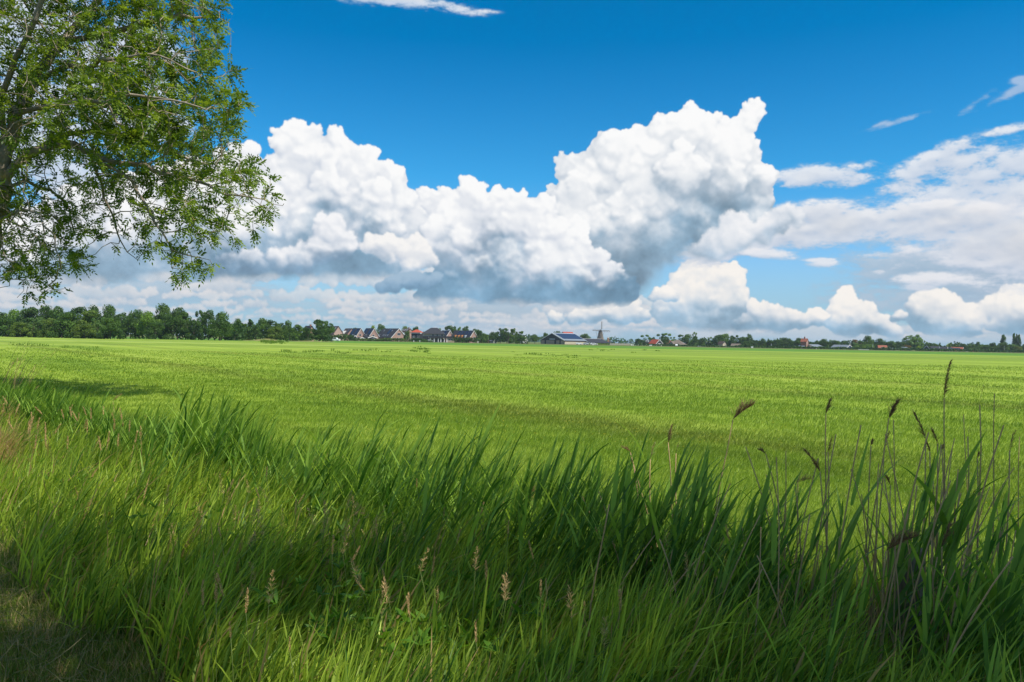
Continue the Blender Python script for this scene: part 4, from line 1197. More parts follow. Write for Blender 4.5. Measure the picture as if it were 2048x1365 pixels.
# the third entry of each limb is filled by grow() with its last node; limbs name the node they start from through a list
def grow_tree(trunk, limb_specs, attract, **kw):
    L = [[trunk, None]]
    nodes_end = {}
    seq = []
    # first pass places trunk and limbs one after another, so that later ones may start from an earlier end
    N, P_ = [], []
    def run(pts, start):
        prev = start
        for p in pts:
            p = np.array(p, float)
            if prev is None: N.append(p); P_.append(-1); prev = 0; continue
            a = N[prev]; Ln = np.linalg.norm(p - a); k = max(1, int(Ln / 0.3))
            bow = rng.normal(0, 0.03, 3)
            for i in range(1, k + 1):
                q = a + (p - a) * i / k + (bow * math.sin(math.pi * i / k) * 2 if i < k else 0)
                N.append(q); P_.append(prev); prev = len(N) - 1
        return prev
    ends = [run(trunk, None)]
    for (src, frac, pts) in limb_specs:
        e = ends[src]
        if frac is not None:
            # start at the node of the source nearest to this point
            e = int(np.argmin(np.linalg.norm(np.array(N) - np.array(frac), axis=1)))
        ends.append(run(pts, e))
    A = np.array(attract); Nn = np.array(N)
    return continue_growth(Nn, P_, A, **kw)

def continue_growth(N, par, A, step=0.30, influence=2.6, kill=0.5, iters=80, droop=0.10):
    near = np.full(len(A), 1e9); who = np.zeros(len(A), int)
    def upd(N, lo):
        B = N[lo:]
        for s in range(0, len(A), 500):
            d = np.linalg.norm(A[s:s + 500, None] - B[None], axis=2)
            m = d.argmin(1); dm = d[np.arange(len(m)), m]
            b = dm < near[s:s + 500]
            near[s:s + 500][b] = dm[b]; who[s:s + 500][b] = m[b] + lo
    upd(N, 0)
    par = list(par)
    for it in range(iters):
        act = near < influence
        if not act.any(): break
        ws = who[act]; dv = A[act] - N[ws]; dv /= np.linalg.norm(dv, axis=1)[:, None] + 1e-9
        uw, inv = np.unique(ws, return_inverse=True)
        d = np.zeros((len(uw), 3)); np.add.at(d, inv, dv)
        d /= np.linalg.norm(d, axis=1)[:, None] + 1e-9
        d = d + rng.normal(0, 0.22, d.shape) + np.array([0, 0, -droop]); d /= np.linalg.norm(d, axis=1)[:, None]
        lo = len(N); N = np.concatenate([N, N[uw] + d * step]); par += list(uw)
        upd(N, lo)
        kp = near > kill
        A, near, who = A[kp], near[kp], who[kp]
        if not len(A): break
    return N, np.array(par)

ash_limbs = [
    # lower long limb arching to the right and drooping
    (0, None, [tp3(30, 330), tp3(60, 305), tp3(110, 290), tp3(160, 300, -.3), tp3(200, 318, -.6), tp3(240, 345, -.9), tp3(275, 385, -1.2), tp3(300, 425, -1.4), tp3(325, 465, -1.5), tp3(345, 500, -1.6)]),
    (0, tp3(200, 318, -.6), [tp3(290, 330, -.8), tp3(350, 352, -1), tp3(420, 372, -1.3), tp3(480, 392, -1.5), tp3(530, 400, -1.6)]),
    (0, tp3(180, 308, -.4), [tp3(205, 370, .2), tp3(225, 430, .4), tp3(240, 480, .5), tp3(275, 520, .5)]),
    # leaders
    (0, None, [tp3(10, 300), tp3(30, 230), tp3(60, 170, .4), tp3(90, 130, .7), tp3(130, 80, 1), tp3(180, 20, 1.2), tp3(240, -60, 1.4), tp3(300, -150, 1.4)]),
    (0, tp3(60, 170, .4), [tp3(95, 150, -.4), tp3(140, 130, -1), tp3(200, 118, -1.8), tp3(280, 110, -2.3), tp3(340, 120, -2.6)]),
    (0, tp3(10, 300), [tp3(0, 200, -.5), tp3(30, 120, -1), tp3(70, 40, -1.6), tp3(110, -60, -2), tp3(140, -150, -2)]),
    (0, tp3(60, 305), [tp3(120, 270, 1.2), tp3(190, 262, 1.8), tp3(260, 268, 2.2), tp3(340, 300, 2.6), tp3(420, 330, 2.8)]),
    (0, tp3(30, 230), [tp3(90, 215, -1.5), tp3(170, 200, -2.5), tp3(260, 190, -3), tp3(340, 200, -3.2), tp3(400, 215, -3.3)]),
    (0, tp3(130, 80, 1), [tp3(200, 70, .6), tp3(280, 50, .4), tp3(360, 30, .4), tp3(410, 35, .4)]),
    (0, tp3(-2, 450), [tp3(40, 420, -1), tp3(80, 430, -1.7), tp3(110, 470, -2), tp3(120, 520, -2.2)]),
    (0, tp3(4, 385), [tp3(50, 360, 1.5), tp3(100, 380, 2.2), tp3(140, 420, 2.5), tp3(150, 470, 2.6)]),
    (0, tp3(4, 385), [tp3(-60, 330, 1), tp3(-130, 290, 1.5), tp3(-220, 260, 2), tp3(-320, 270, 2)]),
    (0, tp3(0, 300), [tp3(-60, 220, -1), tp3(-120, 120, -1.4), tp3(-190, 20, -1.6), tp3(-260, -80, -1.6)]),
    (0, tp3(-6, 520), [tp3(-70, 470, .5), tp3(-150, 440, 1), tp3(-240, 450, 1)]),
]
# crown volume as lobes: column, row, radius in metres, depth offset
lobes = [(60, 60, 2.2, 0), (160, 60, 2.3, .5), (260, 40, 2.2, .2), (350, 30, 1.5, .2), (405, 40, .9, .2), (330, 110, 1.7, -1), (230, 130, 2.2, -1), (120, 160, 2.2, -.5), (380, 190, 1.4, -1.5), (425, 215, 1.0, -2), (300, 210, 1.9, -2),
         (200, 230, 2.0, -1.5), (390, 270, 1.5, 1), (440, 170, .6, -1), (300, 290, 1.9, 2), (200, 270, 1.8, 2), (90, 250, 1.8, -1), (440, 330, 1.3, .5), (370, 350, 1.5, .8), (480, 380, 1.1, -1), (535, 402, .55, -1.6), (500, 345, .6, 0), (430, 410, 1.2, -1),
         (400, 455, 1.0, -1.2), (350, 430, 1.1, -1.4), (380, 500, .8, -1.4), (370, 535, .5, -1.5), (310, 380, 1.2, 0), (280, 480, .55, .4), (430, 530, .25, -1.5), (70, 400, 1.5, 1.5), (40, 330, 1.3, 2), (130, 400, 1.3, 2), (110, 470, 1.3, 1), (60, 480, 1.3, 0), (20, 500, 1.2, 1), (95, 530, .9, -1),
         (40, 550, .8, -1), (140, 500, .7, 1), (185, 400, .8, 1), (240, 330, 1.2, .5), (10, 440, 1.0, -1), (-60, 450, 1.6, 0), (-150, 430, 1.8, 0), (-100, 330, 2.4, 0), (-220, 280, 2.6, 0), (-300, 380, 1.8, 0), (-80, 180, 2.6, 0), (-200, 100, 2.6, 0), (-60, 20, 2.6, 0), (-160, -80, 2.4, 0),
         (0, -80, 2.6, 0), (130, -60, 2.6, 0), (250, -80, 2.3, 0), (340, -60, 1.6, 0), (80, -180, 2.3, 0), (200, -180, 1.9, 0), (-40, -190, 2, 0), (30, 250, 1.6, 1), (430, 100, .5, 0), (260, 440, .5, .4), (210, 470, .3, .4)]
att, den = [], []
g_ = np.random.default_rng(8)
for (px, py, r, dy) in lobes:
    c = np.array(tp3(px, py, dy))
    n = int(34 * r ** 2.4) + 6
    v = g_.standard_normal((n, 3)); v /= np.linalg.norm(v, axis=1)[:, None]
    v *= (g_.random(n) ** 0.5)[:, None] * r * np.array([1, 1.15, 0.95])
    att.append(c + v)
att = np.concatenate(att)
Nn, Pp = grow_tree(trunk_pts, ash_limbs, att, step=0.26, influence=2.4, kill=0.27)
Vb, Fb, rad, kids = branch_mesh(Nn, Pp, 0.0066, 2.02, 0.38)
ash = empty('ash_tree', (base.x, TD, 0))
tag(ash, 'big ash tree reaching in from the left edge with drooping leafy branches', 'tree')
Vb = Vb - np.array([base.x, TD, 0])
link('trunk', np_mesh('trunk', Vb, Fb, [m_bark], smooth=True), ash)
# leaves at and near the twig ends
gdist = np.zeros(len(Nn), int)
order = np.arange(len(Nn))[::-1]
hgt_n = np.zeros(len(Nn), int)
for i in order:
    if Pp[i] >= 0: hgt_n[Pp[i]] = max(hgt_n[Pp[i]], hgt_n[i] + 1)
tw = np.where(hgt_n <= 2)[0]; tw = tw[Pp[tw] >= 0]
cntl = np.where(hgt_n[tw] == 0, 10, np.where(hgt_n[tw] == 1, 4, 1))
ids = np.repeat(tw, cntl)
g_ = np.random.default_rng(12)
inner = 1 - 0.50 * np.exp(-np.maximum(Nn[ids, 0] - base.x, 0) ** 2 / 9.0)
keep = g_.random(len(ids)) < inner * np.clip(-0.15 + 1.9 * lnoise(Nn[ids, 0] * 3 + 50, Nn[ids, 2] * 3 + 50, 1.3), 0.06, 1)
ids = ids[keep]
dirn = Nn[ids] - Nn[Pp[ids]]; dirn /= np.linalg.norm(dirn, axis=1)[:, None] + 1e-9
dirn = dirn * 0.7 + g_.normal(0, 0.6, dirn.shape); dirn[:, 0] += 0.25
pos = Nn[ids] + (Nn[Pp[ids]] - Nn[ids]) * g_.random(len(ids))[:, None] - np.array([base.x, TD, 0])
V, F, tn = pinnate(pos, dirn, g_, 0.31)
link('crown', np_mesh('crown', V, F, [m_ash], {'tone': tn}), ash)
print('ash', len(Nn), 'nodes', len(ids), 'leaves')

# ---- trees behind the camera: they throw the shade on the foreground
def shade_tree(x, y, h, crown, label, seed, nleaf=9000):
    g = np.random.default_rng(seed)
    r = empty('shade_tree', (x, y, 0)); tag(r, label, 'tree')
    mb = MB()
    mb.tube([(0, 0, -0.1), (0.05, 0, 1.5), (0.0, 0.1, 3.0), (0.1, 0, h * 0.55), (0, 0, h * 0.8)], [0.38, 0.3, 0.26, 0.18, 0.06], 10)
    P, Nrm = [], []
    for (cx, cy, cz, rr_) in crown:
        mb.tube([(0.02, 0.02, min(h * 0.45, cz * 0.7)), (cx * 0.5, cy * 0.5, (cz + h * 0.4) / 2), (cx, cy, cz)], [0.12, 0.08, 0.03], 6)
        n = int(nleaf * rr_ ** 2 / sum(c[3] ** 2 for c in crown))
        v = g.standard_normal((n, 3)); v /= np.linalg.norm(v, axis=1)[:, None]
        v *= (g.random(n) ** 0.4)[:, None] * rr_
        P.append(np.array([cx, cy, cz]) + v)
    mb.build('trunk', m_bark, r, True)
    P = np.concatenate(P); 
    V, F, tn = pinnate(P, g.standard_normal(P.shape), g, 0.42, 3)
    link('crown', np_mesh('crown', V, F, [m_ash], {'tone': tn}), r)
    return r
def sh(X, Y, Z): return (X + sun_dir.x / sun_dir.z * Z, Y + sun_dir.y / sun_dir.z * Z, Z)   # where a leaf must be to shade a spot
def shade_at(tree_xy, spots):
    out = []
    for (X, Y, Z, r) in spots:
        x, y, z = sh(X, Y, Z); out.append((x - tree_xy[0], y - tree_xy[1], z, r))
    return out
t1 = (6.0, -5.5)
shade_tree(t1[0], t1[1], 10, shade_at(t1, [(-3.4, 3.2, 7.0, 1.0), (-2.6, 1.6, 8.0, 1.1), (-2.2, 4.3, 7.4, .8), (0.45, 3.9, 8.0, 0.8), (0.3, 5.0, 7.0, .6), (-1.0, 5.2, 6.6, .5), (-4.6, 4.9, 6.8, 1.1), (-3.3, 5.6, 6.2, .6), (-5.8, 6.4, 6.2, 1.0),
                                             (-1.2, 1.5, 9, .7), (0.6, 2.4, 9, .9), (-1.8, 0.6, 9.0, 1.0), (-1.6, 4.9, 7, .45), (1.2, 3.1, 8, .7), (0.2, 2.9, 8.4, .45), (-0.6, 4.4, 7.2, .5)]),
           'leafy tree standing behind the viewpoint and shading the bank', 51, 3600)
t2 = (10.5, -3.2)
shade_tree(t2[0], t2[1], 11, shade_at(t2, [(2.0, 3.6, 7.0, 1.1), (3.4, 3.0, 8.0, 1.3), (1.3, 4.6, 7.2, .8), (2.5, 4.8, 6.4, 0.8), (4.6, 3.7, 7.5, 1.2), (2.4, 2.0, 9.0, 1.2), (3.7, 4.6, 6.5, 0.9), (1.6, 5.6, 6.6, .45), (5.4, 4.6, 7, .9)]),
           'leafy tree to the right behind the viewpoint shading the reeds', 52, 5000)
# ------------------------------------------------------------------ trees along the horizon, each one a thing of its own
m_far = leaf_mat('tree_leaf', (0.028, 0.070, 0.014), (0.125, 0.220, 0.034), 0.34, 0.55, 0.2, obj_tint=True, tk=1.5)
m_trunk = plain('tree_trunk', (0.10, 0.085, 0.065), 0.9, 0.3, 3)

def crown_mesh(seed, kind):
    """Leaf clumps over an uneven set of lobes inside a unit-high box; width is about 1 at scale 1."""
    g = np.random.default_rng(seed)
    P, Nr, sz = [], [], []
    def lobe(c, r, n, flat=1.0):
        v = g.standard_normal((n, 3)); v /= np.linalg.norm(v, axis=1)[:, None]
        rad = r * (0.72 + 0.34 * g.random(n))
        q = np.array(c) + v * rad[:, None] * np.array([1, 1, flat])
        P.append(q); Nr.append(v)
    if kind == 'round':
        for _ in range(17):
            a = g.uniform(0, 6.28); t = g.random(); rr_ = 0.34 * math.sin(math.pi * (0.15 + 0.8 * t)) ** 0.8
            lobe((math.cos(a) * rr_ * g.uniform(.5, 1.1), math.sin(a) * rr_ * g.uniform(.5, 1.1), 0.17 + 0.69 * t), g.uniform(0.11, 0.20), 230, 0.85)
        lobe((0, 0, 0.52), 0.26, 500)
        lobe((0.03, 0, 0.80), 0.15, 250)
    elif kind == 'bushy':
        for _ in range(20):
            a = g.uniform(0, 6.28); t = g.random() ** 1.2; rr_ = 0.38 * (1 - 0.55 * t)
            lobe((math.cos(a) * rr_, math.sin(a) * rr_, 0.07 + 0.78 * t), g.uniform(0.10, 0.18), 200, 0.9)
        lobe((0, 0, 0.42), 0.28, 500); lobe((0, 0, 0.78), 0.14, 250)
    elif kind == 'tall':
        for _ in range(18):
            a = g.uniform(0, 6.28); t = g.random(); rr_ = 0.27 * math.sin(math.pi * (0.1 + 0.82 * t)) ** 0.7
            lobe((math.cos(a) * rr_, math.sin(a) * rr_, 0.14 + 0.74 * t), g.uniform(0.07, 0.15), 200, 1.0)
        lobe((0, 0, 0.45), 0.18, 350, 1.6); lobe((0.04, 0, 0.88), 0.09, 150)
    elif kind == 'willow':
        for _ in range(22):
            a = g.uniform(0, 6.28); t = g.random(); rr_ = 0.36 * (1 - 0.35 * t)
            lobe((math.cos(a) * rr_, math.sin(a) * rr_, 0.12 + 0.70 * t), g.uniform(0.07, 0.12), 170, 1.5)
        lobe((0, 0, 0.45), 0.28, 450)
    elif kind == 'poplar':
        for k in range(16):
            t = k / 15; rr_ = 0.16 * math.sin(math.pi * (0.12 + 0.84 * t)) ** 0.6
            a = g.uniform(0, 6.28)
            lobe((math.cos(a) * rr_ * .55, math.sin(a) * rr_ * .55, 0.10 + 0.82 * t), 0.5 * rr_ + 0.035, 170, 1.6)
    elif kind == 'cone':
        for k in range(16):
            t = k / 15; rr_ = 0.30 * (1 - t) ** 0.75 + 0.02
            a = g.uniform(0, 6.28)
            lobe((math.cos(a) * rr_ * .6, math.sin(a) * rr_ * .6, 0.10 + 0.80 * t), 0.55 * rr_ + 0.04, 170, 1.1)
    elif kind == 'open':
        for _ in range(13):
            a = g.uniform(0, 6.28); t = g.random(); rr_ = 0.36 * math.sin(math.pi * (0.2 + 0.7 * t))
            lobe((math.cos(a) * rr_, math.sin(a) * rr_, 0.30 + 0.60 * t), g.uniform(0.06, 0.13), 130, 0.8)
        lobe((0, 0, 0.55), 0.14, 150)
    P, Nr = np.concatenate(P), np.concatenate(Nr)
    keep = P[:, 2] > 0.0; P, Nr = P[keep], Nr[keep]
    n = len(P)
    Nr = Nr * 1.0 + g.normal(0, 0.55, Nr.shape); Nr /= np.linalg.norm(Nr, axis=1)[:, None]
    u = np.cross(Nr, g.standard_normal((n, 3))); u /= np.linalg.norm(u, axis=1)[:, None]; w = np.cross(Nr, u)
    s = g.uniform(0.014, 0.032, n)[:, None]
    V = np.stack([P - u * s, P + w * s * 0.7 - u * s * 0.2, P + u * s, P - w * s * 0.6 + u * s * 0.1], 1).reshape(-1, 3)
    F = np.arange(4 * n).reshape(-1, 4)
    clump = np.clip(0.5 + 0.9 * (lnoise(P[:, 0] * 7 + seed, P[:, 2] * 7 + 3, 1.0) - 0.5) + g.normal(0, 0.18, n), 0, 1)
    return np_mesh('crown', V, F, [m_far], {'tone': np.repeat(clump, 4)})

def trunk_mesh(kind):
    mb = MB()
    th = {'round': .05, 'bushy': .045, 'tall': .04, 'willow': .05, 'poplar': .025, 'cone': .03, 'open': .04}[kind]
    mb.tube([(0, 0, -0.03), (0.005, 0, 0.15), (0.0, 0.005, 0.4), (0.01, 0, 0.7)], [th * .55, th * .42, th * .32, th * .1], 7)
    for a in (0.4, 2.4, 4.4, 5.6):
        mb.tube([(0, 0, 0.25), (0.12 * math.cos(a), 0.12 * math.sin(a), 0.42), (0.22 * math.cos(a), 0.22 * math.sin(a), 0.62)], [th * .2, th * .14, th * .06], 5)
    return mb.mesh('trunk', m_trunk)
KINDS_ = ('round', 'bushy', 'tall', 'willow', 'poplar', 'cone', 'open')
crowns = {k: [crown_mesh(500 + 20 * i + j, k) for j in range(3 if k in ('round', 'bushy', 'tall') else 2)] for i, k in enumerate(KINDS_)}
trunks = {k: trunk_mesh(k) for k in KINDS_}
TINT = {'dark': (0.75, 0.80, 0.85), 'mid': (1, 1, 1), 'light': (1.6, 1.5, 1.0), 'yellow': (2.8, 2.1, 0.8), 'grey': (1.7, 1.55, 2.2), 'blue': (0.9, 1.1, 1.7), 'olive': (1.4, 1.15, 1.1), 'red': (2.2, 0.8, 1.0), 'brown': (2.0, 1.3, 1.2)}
tr = random.Random(5)
_last = [0]
def far_tree(px, top, wpx, d, kind, tint, label, group=None, name='tree', sink=0.0):
    """One tree by its picture column, the row of its top, its width in picture pixels and its distance."""
    p = at(px, top, d)
    h = p.z + sink
    w = wpx * d / FPX
    r = empty(name, (p.x, d, -sink), tr.uniform(0, 6.28))
    base_w = {'round': .92, 'bushy': .92, 'tall': .62, 'willow': .85, 'poplar': .34, 'cone': .60, 'open': .85}[kind]
    sxy = w * (0.95 if kind == 'poplar' else 1.25) / base_w
    r.scale = (sxy, sxy, h / 0.99)
    tag(r, label, 'tree', group)
    c = link('crown', tr.choice(crowns[kind]), r)
    tcol = TINT[tint]; j = tr.uniform(0.88, 1.14)
    c.color = (tcol[0] * j, tcol[1] * j, tcol[2] * j, 1)
    link('trunk', trunks[kind], r)
    return r
WL = 'trees of the wood at the left'
for a in [
    (-40, 618, 70, 285, 'round', 'mid', 'light green round tree cut by the left edge of the picture'),
    (8, 622, 40, 290, 'bushy', 'mid', 'bushy tree right at the left edge, beside the pale gable gap'),
    (30, 619, 44, 310, 'round', 'light', 'light green broad tree at the left end of the wood'),
    (12, 632, 44, 262, 'bushy', 'dark', 'low dark bush-like tree under the light tree at the far left'),
    (48, 617, 30, 300, 'round', 'dark', 'dark tree standing between the light left tree and the dark domed ones'),
    (42, 640, 34, 258, 'bushy', 'olive', 'olive low tree in front of the far left wood'),
    (62, 614, 34, 300, 'tall', 'dark', 'dark domed tree behind the pale willow, left one'),
    (88, 611, 44, 300, 'round', 'dark', 'dark domed tree behind the pale willow, broad middle one'),
    (118, 610, 44, 298, 'round', 'dark', 'dark broad tree right of the pale willow, highest of the left group'),
    (68, 632, 46, 262, 'willow', 'grey', 'pale grey-green willow in the left wood'),
    (100, 632, 36, 258, 'bushy', 'olive', 'olive-green low tree right next to the pale willow'),
    (124, 634, 40, 256, 'bushy', 'mid', 'low green tree in front of the highest dark trees of the left group'),
    (142, 618, 48, 258, 'bushy', 'mid', 'large mid-green tree in the front row with a full crown down to the grass'),
    (160, 613, 30, 290, 'tall', 'dark', 'dark narrow-topped tree behind the large mid-green front tree'),
    (178, 620, 44, 262, 'tall', 'olive', 'olive-brown loose tree left of the lumpy front tree'),
    (190, 611, 34, 292, 'round', 'dark', 'dark small-domed tree peeping over the olive-brown tree'),
    (170, 645, 44, 250, 'bushy', 'olive', 'greyish shrubby tree low in the front row'),
    (196, 632, 30, 256, 'willow', 'grey', 'small pale green tree between the olive-brown and the lumpy one'),
    (222, 630, 42, 246, 'bushy', 'mid', 'lumpy dark green tree standing forward of the wood, its foot in the grass'),
    (222, 610, 42, 300, 'round', 'dark', 'domed dark tree directly behind the lumpy forward tree'),
    (246, 624, 26, 300, 'tall', 'dark', 'slim dark tree right of the domed dark tree'),
    (272, 616, 32, 300, 'round', 'dark', 'dark peaked tree left of the bright round one'),
    (262, 632, 34, 286, 'bushy', 'mid', 'mid-green tree below the dark peaked one'),
    (299, 623, 46, 284, 'round', 'light', 'bright green round tree in the middle of the wood'),
    (330, 608, 46, 300, 'round', 'mid', 'tallest broad tree of the wood, left half of the high double crown'),
    (356, 612, 40, 304, 'round', 'dark', 'tall broad tree forming the right half of the high double crown'),
    (346, 630, 46, 284, 'bushy', 'dark', 'dark full tree below the high double crown'),
    (372, 624, 30, 288, 'tall', 'mid', 'slim mid-green tree right of the high double crown'),
    (398, 617, 18, 300, 'open', 'dark', 'thin open-crowned tree with sky showing through'),
    (388, 636, 34, 284, 'bushy', 'dark', 'dark low tree under the open-crowned one'),
    (312, 642, 36, 280, 'bushy', 'dark', 'dark low tree under the bright round one'),
    (418, 619, 38, 296, 'round', 'dark', 'dark round tree behind the big round one at the right end of the wood'),
    (441, 624, 44, 276, 'round', 'mid', 'big round tree closing the wood at its right end'),
    (462, 646, 22, 300, 'bushy', 'dark', 'small dark tree at the foot of the big round end tree'),
]: far_tree(*a, group=WL)
for a in [
    (478, 637, 24, 330, 'round', 'mid', 'small dome-shaped tree just right of the wood'),
    (484, 646, 24, 318, 'bushy', 'yellow', 'bright yellow-green small tree left of the dark pointed one'),
    (500, 637, 24, 316, 'cone', 'dark', 'dark pointed tree right of the yellow-green one'),
    (512, 648, 22, 312, 'bushy', 'mid', 'low green tree beside the dark pointed one'),
    (526, 634, 30, 330, 'round', 'mid', 'rounded tree above the dry grassy mound, tallest of its group'),
    (543, 639, 26, 330, 'tall', 'dark', 'dark tree right of the tallest one above the mound'),
    (549, 650, 32, 312, 'bushy', 'olive', 'dull olive tree at the right end of the dry mound'),
    (562, 645, 22, 334, 'tall', 'mid', 'narrow tree left of the silvery poplar-like one'),
    (573, 638, 22, 336, 'willow', 'grey', 'silvery upright tree with several points'),
    (580, 652, 26, 322, 'bushy', 'mid', 'bushy tree under the silvery upright one'),
    (594, 649, 20, 330, 'tall', 'mid', 'green tree two places right of the silvery one'),
    (604, 653, 18, 330, 'bushy', 'light', 'light green small tree before the half-hidden house'),
    (616, 654, 22, 326, 'bushy', 'dark', 'dark small tree hiding most of a house'),
    (640, 639, 28, 345, 'tall', 'mid', 'tall twin-peaked tree left of the brick houses, left peak'),
    (652, 641, 24, 342, 'tall', 'mid', 'tall twin-peaked tree left of the brick houses, right peak'),
    (646, 656, 34, 338, 'bushy', 'dark', 'dense dark shrub tree at the foot of the twin-peaked ones'),
]: far_tree(*a, group='trees between the wood and the houses')
for a in [
    (745, 651, 14, 640, 'round', 'yellow', 'small yellow-green treetop behind the solar-panel houses'),
    (761, 647.5, 22, 620, 'round', 'mid', 'round treetop above the ridge of the solar-panel houses'),
    (706, 655, 18, 640, 'bushy', 'olive', 'low olive treetop above the dark middle roof'),
    (815, 661, 14, 535, 'bushy', 'mid', 'small green tree between the brick gable and the red-roofed house'),
    (812, 652.5, 20, 640, 'round', 'olive', 'dull treetop behind the brick gable house'),
    (833, 652.5, 18, 640, 'round', 'dark', 'dark treetop behind the red-roofed house'),
    (878, 656, 16, 640, 'tall', 'light', 'light treetop right of the big dark hipped roof'),
    (899, 651, 18, 640, 'tall', 'mid', 'spiky treetop above the small gable, first from the left'),
    (910, 652, 14, 640, 'tall', 'mid', 'spiky treetop above the terrace roofs, second from the left'),
    (921, 653, 12, 640, 'tall', 'light', 'spiky light treetop above the terrace roofs'),
    (934, 651.5, 16, 640, 'tall', 'mid', 'taller spiky treetop above the terrace roofs, right one'),
    (950, 657, 18, 620, 'tall', 'mid', 'treetop just above the white-edged end gable'),
    (961, 659, 22, 545, 'bushy', 'mid', 'leafy tree pressed against the end gable of the terrace'),
    (972, 667, 14, 560, 'bushy', 'light', 'light green tree right of the terrace tree'),
    (987, 663, 18, 555, 'round', 'dark', 'dark tree over the small pale shed'),
    (1001, 656, 16, 560, 'tall', 'dark', 'dark spiky tree left of the widest garden tree'),
    (1017, 655, 26, 540, 'open', 'mid', 'widest garden tree with gaps in its crown'),
    (1014, 664, 22, 545, 'bushy', 'mid', 'full green tree under the gappy garden tree'),
    (1028, 656, 12, 560, 'tall', 'olive', 'thin olive tree behind the gappy garden tree'),
    (1044, 661, 20, 530, 'open', 'mid', 'loose tree beside the white gable glimpse'),
    (1040, 671, 26, 520, 'bushy', 'dark', 'dark low tree at the right end of the gardens'),
    (1070, 668, 18, 590, 'round', 'mid', 'small round tree standing alone left of the barn'),
    (1090, 665, 16, 700, 'round', 'dark', 'dark round tree just left of the barn roof'),
    (1114, 661, 20, 700, 'round', 'dark', 'dark round tree behind the barn ridge'),
    (1170, 666.5, 20, 720, 'round', 'mid', 'round tree between the barn and the windmill'),
]: far_tree(*a, group='garden trees around the village')
